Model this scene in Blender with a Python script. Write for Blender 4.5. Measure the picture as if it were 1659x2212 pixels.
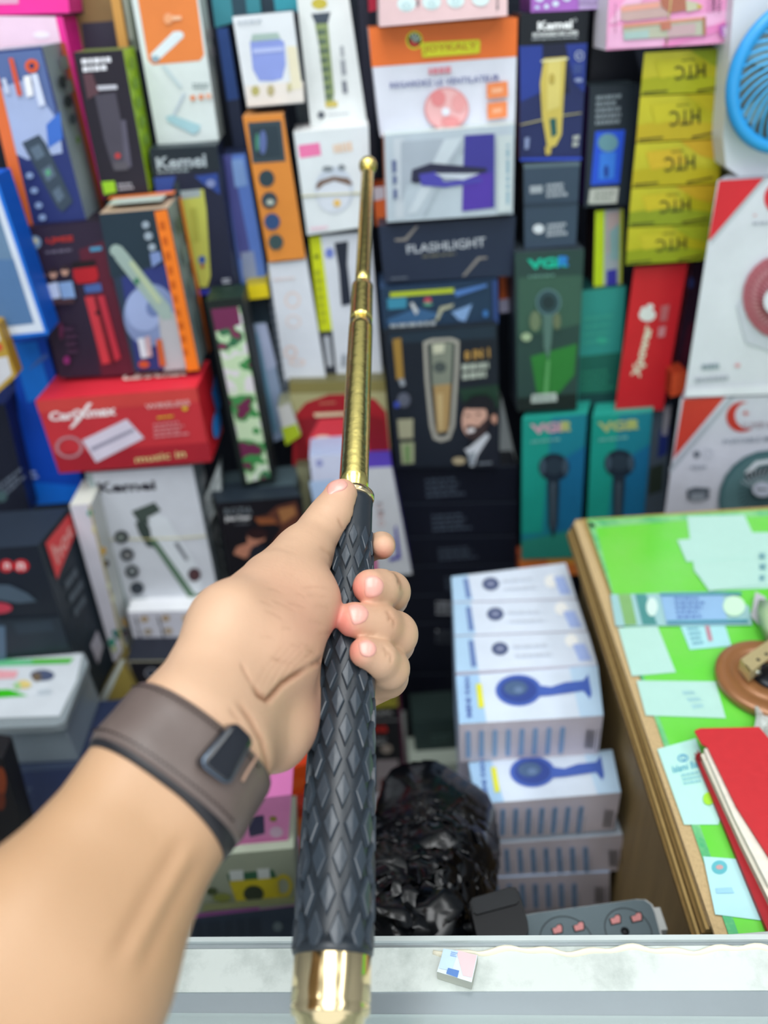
import bpy, bmesh, math, random
import numpy as np
from mathutils import Vector, Matrix
from mathutils.bvhtree import BVHTree

for _o in list(bpy.data.objects):
    bpy.data.objects.remove(_o)
SC = bpy.context.scene
COL = SC.collection

# ------------------------------------------------------------------ camera
FPX = 1700.0
CX, CY = 829.5, 1106.0
PITCH, ROLL = math.radians(34.0), math.radians(4.6)
CAM = Vector((0.0, 0.0, 1.5))
FW = Vector((0, math.cos(PITCH), -math.sin(PITCH)))
UP0 = Vector((0, math.sin(PITCH), math.cos(PITCH)))
RT0 = Vector((1, 0, 0))
UP = UP0 * math.cos(ROLL) + RT0 * math.sin(ROLL)
RT = RT0 * math.cos(ROLL) - UP0 * math.sin(ROLL)
cd = bpy.data.cameras.new('camera')
cam = bpy.data.objects.new('camera', cd)
COL.objects.link(cam)
M = Matrix((RT, UP, -FW)).transposed().to_4x4()
M.translation = CAM
cam.matrix_world = M
cd.sensor_fit = 'HORIZONTAL'
cd.sensor_width = 36.0
cd.lens = 36.0 * FPX / 1659.0
cd.clip_start = 0.01
cd.dof.use_dof = True
cd.dof.focus_distance = 0.46
cd.dof.aperture_fstop = 5.2
SC.camera = cam

# ------------------------------------------------------------------ light
SC.view_settings.view_transform = 'Standard'
SC.view_settings.look = 'None'
SC.view_settings.gamma = 1.0
SC.view_settings.use_curve_mapping = False
SC.view_settings.exposure = -0.15
wd = bpy.data.worlds.new('daylight')
SC.world = wd
wd.use_nodes = True
bg = wd.node_tree.nodes['Background']
bg.inputs[0].default_value = (0.86, 0.93, 1.0, 1)
bg.inputs[1].default_value = 1.55


def area(name, loc, rot, sx, sy, power, col=(1, 1, 1)):
    l = bpy.data.lights.new(name, 'AREA')
    l.shape = 'RECTANGLE'
    l.size, l.size_y, l.energy, l.color = sx, sy, power, col
    o = bpy.data.objects.new(name, l)
    COL.objects.link(o)
    o.location = loc
    o.rotation_euler = rot
    return o


# light panels of the shop ceiling
for _x, _w, _p in ((-1.25, 0.35, 13), (-0.02, 0.85, 33), (1.25, 0.35, 13)):
    area('ceiling_panel_light', (_x, -0.40, 2.74), (0, 0, 0), _w, 2.4, _p, (0.97, 0.99, 1.0))
for _y in (0.9, 0.0, -0.95):
    # added upward lights, brightening the ceiling that the gold shaft reflects
    area('ceiling_tube_light', (0, _y, 2.55), (math.pi, 0, 0), 2.6, 0.06, 7, (1.0, 0.98, 0.93))


# ------------------------------------------------------------------ helpers
def ray(px, py):
    return FW + RT * ((px - CX) / FPX) - UP * ((py - CY) / FPX)


def WY(px, py, Y):
    d = ray(px, py)
    return CAM + d * ((Y - CAM.y) / d.y)


def WZ(px, py, Z):
    d = ray(px, py)
    return CAM + d * ((Z - CAM.z) / d.z)


def WD(px, py, D):
    return CAM + ray(px, py) * D


def WP(px, py, p0, n):
    d = ray(px, py)
    return CAM + d * ((p0 - CAM).dot(n) / d.dot(n))


def lin(h):
    if not isinstance(h, str):
        return tuple(h) + (1.0,)
    v = [int(h[i:i + 2], 16) / 255 for i in (0, 2, 4)]
    return tuple((c / 12.92 if c <= 0.04045 else ((c + 0.055) / 1.055) ** 2.4) for c in v) + (1.0,)


_mats = {}


def mat(col, rough=0.5, metal=0.0, spec=0.35, var=0.05, scale=60.0, name=None, bump=0.0, coat=0.0, **kw):
    """principled material whose colour and roughness vary slightly with a noise texture"""
    key = (col, rough, metal, spec, var, scale, bump, coat, tuple(sorted(kw.items())))
    if key in _mats:
        return _mats[key]
    m = bpy.data.materials.new(name or ('print_' + str(len(_mats))))
    m.use_nodes = True
    nt = m.node_tree
    b = nt.nodes['Principled BSDF']
    c = lin(col)
    b.inputs['Roughness'].default_value = rough
    b.inputs['Metallic'].default_value = metal
    b.inputs['Specular IOR Level'].default_value = spec
    b.inputs['Coat Weight'].default_value = coat
    b.inputs['Coat Roughness'].default_value = 0.12
    tc = nt.nodes.new('ShaderNodeTexCoord')
    no = nt.nodes.new('ShaderNodeTexNoise')
    no.inputs['Scale'].default_value = scale
    no.inputs['Detail'].default_value = 3
    nt.links.new(tc.outputs['Object'], no.inputs['Vector'])
    mx = nt.nodes.new('ShaderNodeMix')
    mx.data_type = 'RGBA'
    mx.inputs['A'].default_value = tuple(x * (1 - var) for x in c[:3]) + (1,)
    mx.inputs['B'].default_value = tuple(min(1, x * (1 + var)) for x in c[:3]) + (1,)
    nt.links.new(no.outputs['Fac'], mx.inputs['Factor'])
    nt.links.new(mx.outputs['Result'], b.inputs['Base Color'])
    if bump:
        bp = nt.nodes.new('ShaderNodeBump')
        bp.inputs['Strength'].default_value = bump
        bp.inputs['Distance'].default_value = 0.002
        nt.links.new(no.outputs['Fac'], bp.inputs['Height'])
        nt.links.new(bp.outputs['Normal'], b.inputs['Normal'])
    if 'trans' in kw:
        b.inputs['Transmission Weight'].default_value = kw['trans']
        b.inputs['IOR'].default_value = kw.get('ior', 1.45)
    if 'alpha' in kw:
        b.inputs['Alpha'].default_value = kw['alpha']
    _mats[key] = m
    return m


def card(col):
    return mat(col, 0.45, 0, 0.28, 0.13, 22)


class MB:
    """collects polygons with materials and links them as one mesh object"""
    def __init__(s):
        s.v, s.f, s.m, s.mats, s.sm = [], [], [], [], []

    def mi(s, m):
        if isinstance(m, str):
            m = card(m)
        if m not in s.mats:
            s.mats.append(m)
        return s.mats.index(m)

    def poly(s, pts, m, smooth=False):
        i = len(s.v)
        s.v += [tuple(p) for p in pts]
        s.f.append(tuple(range(i, i + len(pts))))
        s.m.append(s.mi(m))
        s.sm.append(smooth)

    def mesh(s, vs, fs, m, smooth=False):
        i = len(s.v)
        s.v += [tuple(p) for p in vs]
        k = s.mi(m)
        for f in fs:
            s.f.append(tuple(a + i for a in f))
            s.m.append(k)
            s.sm.append(smooth)

    def prism(s, pts, ext, m, mside=None):
        """polygon pts extruded by vector ext"""
        ext = Vector(ext)
        a = [Vector(p) for p in pts]
        b = [p + ext for p in a]
        n = len(a)
        nrm = (a[1] - a[0]).cross(a[2] - a[1])
        if nrm.dot(ext) > 0:
            a.reverse(); b.reverse()
        s.mesh(a, [tuple(range(n))], m)
        s.mesh(a + b, [(i, i + n, (i + 1) % n + n, (i + 1) % n) for i in range(n)] + [tuple(range(2 * n - 1, n - 1, -1))], mside or m)

    def box(s, c, sz, m, R=None):
        c = Vector(c)
        hx, hy, hz = [x / 2 for x in sz]
        vs = [Vector((x, y, z)) for x in (-hx, hx) for y in (-hy, hy) for z in (-hz, hz)]
        if R is not None:
            vs = [R @ v for v in vs]
        vs = [v + c for v in vs]
        s.mesh(vs, [(0, 1, 3, 2), (4, 6, 7, 5), (0, 4, 5, 1), (2, 3, 7, 6), (0, 2, 6, 4), (1, 5, 7, 3)], m)

    def tube(s, pts, r, m, n=10, caps=True, flat=1.0):
        pts = [Vector(p) for p in pts]
        rs = r if isinstance(r, (list, tuple)) else [r] * len(pts)
        vs, fs = [], []
        prev = None
        for i, p in enumerate(pts):
            t = (pts[min(i + 1, len(pts) - 1)] - pts[max(i - 1, 0)]).normalized()
            if prev is None:
                a = t.orthogonal().normalized()
            else:
                a = (prev - t * prev.dot(t)).normalized()
            prev = a
            b = t.cross(a)
            for k in range(n):
                w = 2 * math.pi * k / n
                vs.append(p + (a * math.cos(w) + b * math.sin(w) * flat) * rs[i])
        for i in range(len(pts) - 1):
            for k in range(n):
                fs.append((i * n + k, i * n + (k + 1) % n, (i + 1) * n + (k + 1) % n, (i + 1) * n + k))
        if caps:
            fs.append(tuple(range(n - 1, -1, -1)))
            fs.append(tuple(range((len(pts) - 1) * n, len(pts) * n)))
        s.mesh(vs, fs, m, True)

    def lathe(s, o, ax, prof, m, n=48, smooth=True):
        """prof: list of (distance along axis, radius)"""
        o, ax = Vector(o), Vector(ax).normalized()
        a = ax.orthogonal().normalized()
        b = ax.cross(a)
        vs, fs = [], []
        for (h, r) in prof:
            for k in range(n):
                w = 2 * math.pi * k / n
                vs.append(o + ax * h + (a * math.cos(w) + b * math.sin(w)) * r)
        for i in range(len(prof) - 1):
            for k in range(n):
                fs.append((i * n + k, i * n + (k + 1) % n, (i + 1) * n + (k + 1) % n, (i + 1) * n + k))
        fs.append(tuple(range(n - 1, -1, -1)))
        fs.append(tuple(range((len(prof) - 1) * n, len(prof) * n)))
        s.mesh(vs, fs, m, smooth)


ORI = {}


def _pbuild(self, name, parent=None, bevel=0):
    """build with all coordinates in world space; origin of a part = origin of its thing"""
    me = bpy.data.meshes.new(name)
    lo = Vector([min(v[i] for v in self.v) for i in range(3)])
    hi = Vector([max(v[i] for v in self.v) for i in range(3)])
    c = Vector(((lo.x + hi.x) / 2, (lo.y + hi.y) / 2, lo.z))
    if parent is not None:
        c = ORI[parent.name]
    me.from_pydata([tuple(Vector(v) - c) for v in self.v], [], self.f)
    for m in self.mats:
        me.materials.append(m)
    me.polygons.foreach_set('material_index', self.m)
    me.polygons.foreach_set('use_smooth', self.sm)
    me.update()
    o = bpy.data.objects.new(name, me)
    COL.objects.link(o)
    ORI[o.name] = c
    if parent is None:
        o.location = c
    else:
        o.parent = parent
    if bevel:
        b = o.modifiers.new('bevel', 'BEVEL')
        b.width = bevel
        b.segments = 3
        b.limit_method = 'ANGLE'
        b.angle_limit = math.radians(40)
    return o


MB.build = _pbuild


def thing(name, loc, label, cat, group=None):
    o = bpy.data.objects.new(name, None)
    o.empty_display_size = 0.02
    COL.objects.link(o)
    o.location = loc
    ORI[o.name] = Vector(loc)
    return tag(o, label, cat, group)


def tag(o, label, cat, group=None, kind=None):
    o['label'] = label
    o['category'] = cat
    if group:
        o['group'] = group
    if kind:
        o['kind'] = kind
    return o


def struct(mb, name, bevel=0):
    o = mb.build(name, bevel=bevel)
    o['kind'] = 'structure'
    return o


# ------------------------------------------------------------------ lettering
_txt = {}


def textgeo(s, bold=0.0):
    k = (s, bold)
    if k not in _txt:
        cu = bpy.data.curves.new('lettering', 'FONT')
        cu.body = s
        cu.resolution_u = 2
        cu.offset = bold
        ob = bpy.data.objects.new('lettering', cu)
        COL.objects.link(ob)
        bpy.context.view_layer.update()
        me = ob.evaluated_get(bpy.context.evaluated_depsgraph_get()).to_mesh()
        vs = [(v.co.x, v.co.y) for v in me.vertices]
        fs = [tuple(p.vertices) for p in me.polygons]
        x0, x1 = min(v[0] for v in vs), max(v[0] for v in vs)
        y0, y1 = min(v[1] for v in vs), max(v[1] for v in vs)
        vs = [((x - x0) / (x1 - x0), 1 - (y - y0) / (y1 - y0)) for x, y in vs]
        _txt[k] = (vs, fs)
        bpy.data.objects.remove(ob)
        bpy.data.curves.remove(cu)
    return _txt[k]


# print primitives; coordinates are fractions of the face (0..1)
# or positions in the photograph, which are cast onto the plane of the face
def q(pts, col, f='F'): return ('q', f, pts, col)
def e(cx, cy, rx, ry, col, f='F', rot=0, inner=0): return ('e', f, (cx, cy, rx, ry, rot, inner), col)
def t(s, pts, col, bold=0.01, f='F'): return ('t', f, (s, pts, bold), col)
def b(pts, n, col, f='F', gap=0.45): return ('b', f, (pts, n, gap), col)
def rc(u0, v0, u1, v1): return [(u0, v0), (u1, v0), (u1, v1), (u0, v1)]


def bil(c, u, v):
    return (c[0] * (1 - u) + c[1] * u) * (1 - v) + (c[3] * (1 - u) + c[2] * u) * v


def prints_on(mb, faces, prints, step=0.00022, base=0.0003):
    for k, (kind, f, a, col) in enumerate(prints):
        c = faces[f]
        n = (c[1] - c[0]).cross(c[3] - c[0]).normalized()
        ctr = (c[0] + c[1] + c[2] + c[3]) / 4
        if n.dot(faces['mid'] - ctr) > 0:
            n = -n
        off = n * (base + step * k)

        def P(x, y):
            if -0.6 <= x <= 1.6 and -0.6 <= y <= 1.6:
                p = bil(c, x, y)
            else:
                p = WP(x, y, c[0], n)
            return p + off
        m = card(col) if isinstance(col, str) else col
        if kind == 'q':
            mb.poly([P(*p) for p in a], m)
        elif kind == 'e':
            cx, cy, rx, ry, rot, inner = a
            N = 24
            cr, sr = math.cos(rot), math.sin(rot)

            def E(w, s_):
                x, y = rx * math.cos(w) * s_, ry * math.sin(w) * s_
                return P(cx + x * cr - y * sr, cy + x * sr + y * cr)
            if not inner:
                mb.poly([E(2 * math.pi * i / N, 1) for i in range(N)], m)
            else:
                for i in range(N):
                    w0, w1 = 2 * math.pi * i / N, 2 * math.pi * (i + 1) / N
                    mb.poly([E(w0, 1), E(w1, 1), E(w1, inner), E(w0, inner)], m)
        elif kind == 't':
            s, pts, bold = a
            vs, fs = textgeo(s, bold)
            cc = [P(*p) for p in pts]
            mb.mesh([bil(cc, x, y) for x, y in vs], fs, m)
        elif kind == 'b':
            pts, nn, gap = a
            cc = [P(*p) for p in pts]
            rr = random.Random(len(mb.v))
            for i in range(nn):
                v0, v1 = (i + gap / 2) / nn, (i + 1 - gap / 2) / nn
                u = 0.0
                end = rr.uniform(0.75, 1.0)
                while u < end:
                    w = rr.uniform(0.08, 0.22)
                    mb.poly([bil(cc, u, v0), bil(cc, min(u + w, end), v0), bil(cc, min(u + w, end), v1), bil(cc, u, v1)], m)
                    u += w + 0.035


def carton(name, label, quad, Y=None, th=0.06, col='FFFFFF', side=None, top=None, prints=(), Z=None, back=None,
           cat='box', group=None, left=None, bot=None, parent=None, D=None, bevel=0):
    """a printed carton: the face turned to the camera is given by its corners, the body runs back from it"""
    if isinstance(quad[0], Vector):
        c = list(quad)
    elif Z is not None:
        c = [WZ(x, y, Z) for x, y in quad]
    elif D is not None:
        c = [WD(x, y, dd) for (x, y), dd in zip(quad, D)]
    elif isinstance(Y, (list, tuple)):
        c = [WY(x, y, yy) for (x, y), yy in zip(quad, Y)]
        # keep the face flat
        n = (c[1] - c[0]).cross(c[3] - c[0]).normalized()
        c[2] = WP(quad[2][0], quad[2][1], c[0], n)
    else:
        c = [WY(x, y, Y) for x, y in quad]
    if back is None:
        back = (0, th, 0) if Z is None else (0, 0, -th)
    back = Vector(back)
    d = [p + back for p in c]
    side = side or col
    top = top or side
    bot = bot or side
    left = left or side
    faces = {'F': c, 'T': [d[0], d[1], c[1], c[0]], 'B': [c[3], c[2], d[2], d[3]],
             'R': [c[1], d[1], d[2], c[2]], 'L': [d[0], c[0], c[3], d[3]], 'K': [d[1], d[0], d[3], d[2]]}
    mid = sum(c + d, Vector()) / 8
    faces['mid'] = mid
    mb = MB()
    for k, cc in (('F', col), ('T', top), ('B', bot), ('R', side), ('L', left), ('K', side)):
        f = faces[k]
        n = (f[1] - f[0]).cross(f[3] - f[0])
        ctr = sum(f, Vector()) / 4
        mb.poly(f if n.dot(ctr - mid) > 0 else f[::-1], cc)
    prints_on(mb, faces, prints)
    o = mb.build(name, parent=parent)
    if parent is None:
        tag(o, label, cat, group)
    return o


def flat(name, label, pts, Z, th, col, cat, side=None, prints=(), group=None, bevel=0):
    """a low thing lying on a horizontal surface, outlined from above"""
    c = [WZ(x, y, Z) for x, y in pts]
    mb = MB()
    mb.prism(c, (0, 0, -th), mat(col, 0.5) if isinstance(col, str) else col, side)
    if prints:
        faces = {'F': c[:4], 'mid': sum(c, Vector()) / len(c) - Vector((0, 0, 1))}
        prints_on(mb, faces, prints)
    return tag(mb.build(name, bevel=bevel), label, cat, group)


# ================================================================== room and furniture
def slab(name, x0, x1, y0, y1, z0, z1, m, st=True, lab=None, cat=None):
    m_ = MB()
    m_.box(((x0 + x1) / 2, (y0 + y1) / 2, (z0 + z1) / 2), (x1 - x0, y1 - y0, z1 - z0), m)
    if st:
        return struct(m_, name)
    return tag(m_.build(name, bevel=0.0015), lab, cat)


WALLC = mat('D0D3D8', 0.7, 0, 0.2, 0.04, 6)
slab('floor', -2.0, 2.2, -2.6, 1.6, -0.05, 0.0, mat('CFCDC8', 0.3, 0, 0.4, 0.05, 4))
slab('ceiling', -2.0, 2.2, -2.6, 1.6, 2.8, 2.85, mat('E6E8EA', 0.8, 0, 0.2, 0.02, 6))
slab('wall_back', -2.0, 2.2, 1.6, 1.65, 0.0, 2.8, WALLC)
slab('wall_left', -2.05, -2.0, -2.6, 1.6, 0.0, 2.8, mat('A4A9B0', 0.7, 0, 0.2, 0.1, 6))
slab('wall_right', 2.2, 2.25, -2.6, 1.6, 0.0, 2.8, mat('A8ADB4', 0.7, 0, 0.2, 0.1, 6))

# shelf unit behind the cartons
SHM = mat('1C212C', 0.6, 0, 0.2, 0.15, 8)
unit = thing('shelf_unit', (0, 1.16, 0), 'dark shelf unit behind the wall of cartons', 'shelf')
m_ = MB(); m_.box((0.0, 1.17, 1.05), (2.2, 0.02, 2.1), SHM); m_.build('back_panel', unit)
for x in (-1.09, 1.09):
    m_ = MB(); m_.box((x, 1.13, 1.05), (0.02, 0.06, 2.1), SHM); m_.build('side_panel', unit)
slab('storage_platform', -1.08, 0.13, 0.30, 1.09, 0.0, 0.28, mat('C3CBC4', 0.5, 0, 0.3, 0.1, 12), False, 'pale grey-green platform carrying the cartons behind the counter', 'platform')

# --- counter in front
ZC = 1.0
ctop = thing('counter', (0, 0.1, 0), 'white shop counter with worn top and grey metal edge across the bottom', 'counter')
yb = WZ(1000, 2030, ZC).y


def czq(pts, z):
    return [WZ(x, y, z) for x, y in pts]


el, er = WZ(-700, 2040, ZC), WZ(2400, 2003, ZC)


def cstrip(y0l, y0r, y1l, y1r, z, th, m, name, label=None, bevel=0.0):
    """strip across the counter; edges given as photo heights at x=400 and x=1659"""
    def P(x, yl, yr):
        return WZ(x, yl + (yr - yl) * (x - 400) / 1259, z)
    m_ = MB()
    m_.prism([P(-900, y0l, y0r), P(2600, y0l, y0r), P(2600, y1l, y1r), P(-900, y1l, y1r)], (0, 0, -th), m)
    o_ = m_.build(name, ctop, bevel=bevel)
    if label:
        o_['label'] = label
    return o_


def worn(name, base, dirt, sc=18, lo_=0.45, hi_=0.62, rough=0.3):
    m = mat(base, rough, 0, 0.5, 0.03, 30, name=name, coat=0.25)
    nt_ = m.node_tree
    bs_ = nt_.nodes['Principled BSDF']
    old = bs_.inputs['Base Color'].links[0].from_socket
    tc_ = nt_.nodes.new('ShaderNodeTexCoord')
    no_ = nt_.nodes.new('ShaderNodeTexNoise')
    no_.inputs['Scale'].default_value = sc
    no_.inputs['Detail'].default_value = 8
    no_.inputs['Roughness'].default_value = 0.65
    cr_ = nt_.nodes.new('ShaderNodeValToRGB')
    cr_.color_ramp.elements[0].position = lo_
    cr_.color_ramp.elements[1].position = hi_
    mx_ = nt_.nodes.new('ShaderNodeMix')
    mx_.data_type = 'RGBA'
    mx_.inputs['B'].default_value = lin(dirt)
    nt_.links.new(tc_.outputs['Object'], no_.inputs['Vector'])
    nt_.links.new(no_.outputs['Fac'], cr_.inputs['Fac'])
    nt_.links.new(cr_.outputs['Color'], mx_.inputs['Factor'])
    nt_.links.new(old, mx_.inputs['A'])
    nt_.links.new(mx_.outputs['Result'], bs_.inputs['Base Color'])
    return m


ALU = mat('9BA3A6', 0.28, 0.7, 0.5, 0.08, 40)
CW = worn('worn_white_top', 'D0D8D2', 'A4AEA8', 22, 0.48, 0.72)
cstrip(2024, 2018, 2034, 2029, ZC + .0035, .012, mat('C6D0CE', 0.3, 0.2, 0.5, 0.05, 40), 'edge_lip', 'pale raised glass edge', .001)
cstrip(2036, 2029, 2049, 2040, ZC + .0008, .010, ALU, 'metal_channel', 'grey metal channel')
cstrip(2049, 2040, 2143, 2139, ZC, .016, CW, 'worn_board', None)
cstrip(2143, 2139, 2188, 2196, ZC - .001, .014, mat('8C979C', 0.22, 0.25, 0.6, 0.10, 14, coat=.5), 'frame_strip', 'grey metal frame strip')
cstrip(2188, 2196, 2800, 2800, ZC - .0005, .006, mat('CBDAD9', 0.06, 0, 0.6, 0.03, 14, coat=.5, trans=0.55), 'glass_top', 'greenish glass top')
# hardened glue bead along the channel
m_ = MB()
rs_ = random.Random(3)
pts_ = []
for i in range(70):
    x = 935 + i * 12
    y = 2057 + 5 * math.sin(i * .31) + 3 * math.sin(i * .83) - i * .10
    pts_.append(WZ(x, y, ZC + .0004))
m_.tube(pts_, [0.0014 + 0.0009 * abs(math.sin(i * .4)) for i in range(70)], mat('E4DFC8', 0.3, 0, 0.5, 0.06, 80), 8, flat=.5)
m_.build('glue_bead', ctop)['label'] = 'cream glue bead'
# body of the counter, under the top
m_ = MB()
m_.box((0.0, 0.265 - 0.01, ZC - 0.52), (2.2, 0.014, 0.98), mat('B8BDBB', 0.5, 0, 0.3, 0.05, 10))
m_.build('inner_side', ctop)
m_ = MB()
m_.box((0.0, 0.03, ZC - 0.30), (2.2, 0.43, 0.012), mat('AEB9B8', 0.5, 0, 0.3, 0.08, 10))
m_.build('inner_shelf', ctop)
m_ = MB()
m_.box((0.0, 0.005, 0.35), (2.2, 0.48, 0.70), mat('A6ACAC', 0.5, 0, 0.3, 0.05, 10))
m_.build('cabinet_body', ctop)
m_ = MB()
m_.box((0.0, -0.20, ZC - 0.16), (2.2, 0.006, 0.29), mat('CBDAD9', 0.05, 0, 0.6, 0.03, 14, trans=0.9))
m_.build('front_glass', ctop)
# cartons lying inside the counter, faint under the glass
for i, (x0, x1) in enumerate(((1180, 1360), (1400, 1520))):
    carton('carton', ('cream carton with small print under the counter glass', 'greenish narrow carton under the counter glass')[i],
           [(x0, 2210), (x1, 2210), (x1 + 20, 2330), (x0 - 10, 2330)], Z=0.765, th=.05, col=('F0F2E0', 'C5D8D0')[i],
           prints=[b([(.2, .12), (.8, .12), (.8, .3), (.2, .3)], 2, '7A8A8C')])
# small folded banknote bundle on the counter
z0 = ZC + .009
bundle = flat('banknote_bundle', 'small folded bundle of pale banknotes on the worn white counter top',
              [(958, 2049), (1032, 2063), (1019, 2122), (944, 2099)], z0, .0085, 'D9E6EC', 'banknotes', side=mat('B9BDB0', 0.6),
              prints=[q([(985, 2052), (1030, 2064), (1020, 2112), (1000, 2108)], 'E8C9CC'), q([(958, 2050), (990, 2055), (975, 2098), (948, 2092)], 'C4DDF0'),
                      q([(968, 2092), (992, 2098), (988, 2113), (964, 2104)], '5E86C4'), b([(975, 2056), (990, 2059), (986, 2070), (972, 2067)], 3, '8FB0DE')])

# --- desk on the right
ZD = 0.95
desk = thing('desk', WZ(1550, 1500, 0.0) * 0 + Vector((0.5, 0.55, 0)), 'plywood desk with bright green glass-covered top on the right', 'desk')
PLY = mat('A88D58', 0.65, 0, 0.25, 0.16, 140, bump=.4)
PLYD = mat('7A6238', 0.7, 0, 0.2, 0.2, 160, bump=.5)
PLYT = mat('C2A87C', 0.7, 0, 0.25, 0.22, 420, bump=.6)
fl, bl = WZ(1556, 2030, ZD), WZ(1246, 1122, ZD)
br = WZ(1800, 1085, ZD)
br = bl + (br - bl) * ((1.15 - bl.x) / (br.x - bl.x))
fl = Vector((fl.x, 0.289, ZD))
fr = Vector((1.15, 0.289, ZD))
dirl = (bl - fl).normalized()
outl_ = Vector((-dirl.y, dirl.x, 0)).normalized()
if outl_.x > 0:
    outl_ = -outl_
fl2 = fl - dirl * 0.010
m_ = MB()
m_.prism([bl, br, fr, fl], (0, 0, -.022), PLY)
m_.build('board', desk, bevel=.0008)
# plywood plies seen on the edge
zt = ZD - .0005
for k in range(5):
    zz0 = zt - k * .0048
    ob = outl_ * (0.0022 + 0.0021 * k)
    m_ = MB()
    a, c_ = fl2 + ob, bl + ob
    a.z = c_.z = zz0
    in1, in2 = c_ - outl_ * .014, a - outl_ * .014
    m_.prism([a, c_, in1, in2], (0, 0, -.0046), [PLYT, PLY, PLYD, PLY, PLYD][k])
    m_.build('ply_layer', desk)
# raised wooden edge strip on top (lighter, porous)
m_ = MB()
e0, e1 = WZ(1548, 2030, ZD + .002), WZ(1240, 1128, ZD + .002)
m_.prism([e0, e1, e1 - outl_ * .009, e0 - outl_ * .013], (0, 0, -.0035), PLYT)
m_.build('edge_strip', desk, bevel=.0006)['label'] = 'pale porous wooden edge strip'
# glass sheet with its green underlay
GR = worn('green_underlay', '64D23A', '7CD05C', 9, 0.35, 0.75, 0.22)
UL = [WZ(1268, 1122, ZD + .003), WZ(1810, 1092, ZD + .003), fr + Vector((-.02, .001, .003)), WZ(1575, 2022, ZD + .003)]
m_ = MB()
m_.prism(UL, (0, 0, -.004), GR, mat('2F8A62', 0.2, 0, 0.5))
ul = m_.build('green_glass_sheet', desk)
ul['label'] = 'green sheet of backed glass'
# darker green seams along the glass edges
def edgeq(p, w0, w1, nm):
    m2 = MB()
    m2.prism([WZ(x, y, ZD + .0034) for x, y in p], (0, 0, -.0003), worn('dark_green_rim', '4FAF74', '8AD08A', 40, .4, .7, .25))
    m2.build(nm, desk)
edgeq([(1270, 1124), (1810, 1094), (1818, 1106), (1500, 1122), (1276, 1140)], 0, 0, 'glass_rim')
edgeq([(1268, 1124), (1284, 1132), (1330, 1300), (1420, 1540), (1500, 1750), (1600, 2030), (1578, 2030)], 0, 0, 'glass_rim')
# side panel and leg panels
m_ = MB()
WOODP = mat('9A8054', 0.55, 0, 0.3, 0.3, 22, bump=.2)
nt_ = WOODP.node_tree
for n_ in nt_.nodes:
    if n_.type == 'TEX_NOISE':
        mp = nt_.nodes.new('ShaderNodeMapping')
        mp.inputs['Scale'].default_value = (1, 1, 0.08)
        tcn = [x for x in nt_.nodes if x.type == 'TEX_COORD'][0]
        nt_.links.new(tcn.outputs['Object'], mp.inputs['Vector'])
        nt_.links.new(mp.outputs['Vector'], n_.inputs['Vector'])
        n_.inputs['Scale'].default_value = 90
i0_, i1_ = fl - outl_ * .012, bl - outl_ * .012
for v_ in (i0_, i1_):
    v_.z = ZD - .0225
m_.prism([i0_, i1_, i1_ - outl_ * .016, i0_ - outl_ * .016], (0, 0, -(ZD - .0225)), WOODP)
m_.build('side_panel', desk)
m_ = MB()
m_.box((1.25, 0.55, (ZD - .023) / 2), (0.02, 0.5, ZD - .023), WOODP)
m_.build('side_panel', desk)

# papers under / on the glass
PAP = 'B4DCD0'


def paper(label, pts, col=PAP, prints=(), dz=0.0, cat='paper', group=None, name='paper_slip'):
    return flat(name, label, pts, ZD + .0040 + dz, .0004, mat(col, 0.25, 0, 0.5, 0.03, 60), cat, prints=prints, group=group)


paper('large pale sheet at the far end of the green desk, over two others', [(1484, 1115), (1608, 1112), (1625, 1150), (1700, 1150), (1720, 1268), (1540, 1275), (1500, 1235)])
paper('pale sheet jutting left below the far sheet on the desk', [(1463, 1166), (1600, 1155), (1620, 1205), (1483, 1213)], dz=.0005)
paper('pale sheet with pointed left end beside the banknote', [(1498, 1228), (1640, 1212), (1660, 1262), (1532, 1276)], dz=.001,
      prints=[b([(1640, 1190), (1655, 1190), (1655, 1260), (1640, 1262)], 3, '6FA0A8')])
paper('square pale slip lying left on the desk below the banknote', [(1335, 1356), (1420, 1352), (1460, 1452), (1365, 1460)], dz=0)
paper('wide pale slip nearest the red notebook', [(1375, 1470), (1545, 1472), (1568, 1551), (1395, 1545)], prints=[b([(1470, 1490), (1500, 1490), (1530, 1530), (1500, 1535)], 3, '9CC8CC')])
paper('small printed card tucked under the banknote', [(1470, 1352), (1565, 1347), (1580, 1395), (1490, 1403)], 'A8DCE0', prints=[
    b([(1482, 1354), (1510, 1353), (1526, 1392), (1498, 1396)], 4, '6FA6B8'), q([(1522, 1352), (1532, 1352), (1540, 1385), (1530, 1386)], 'B98A96')], cat='card', name='business_card')
paper('blue-grey banknote under glass across the desk', [(1318, 1284), (1570, 1278), (1618, 1310), (1625, 1350), (1330, 1352)], '9CC6C8', prints=[
    q([(1335, 1284), (1362, 1284), (1376, 1350), (1350, 1351)], '7FAE6E'), q([(1372, 1284), (1395, 1284), (1420, 1350), (1388, 1350)], '4D8F8C'),
    e(1408, 1312, 12, 20, 'CDE5DC'), q([(1425, 1282), (1560, 1280), (1572, 1349), (1440, 1350)], '8FB6DA'), b([(1455, 1290), (1520, 1290), (1528, 1338), (1462, 1340)], 5, '5878B0'),
    q([(1425, 1284), (1600, 1281), (1602, 1287), (1427, 1290)], '4E8FA0'), q([(1440, 1343), (1615, 1340), (1616, 1347), (1441, 1349)], '4E8FA0'), e(1585, 1312, 24, 22, 'C6E8CC')],
      dz=.0012, cat='banknote', name='banknote')
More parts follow.
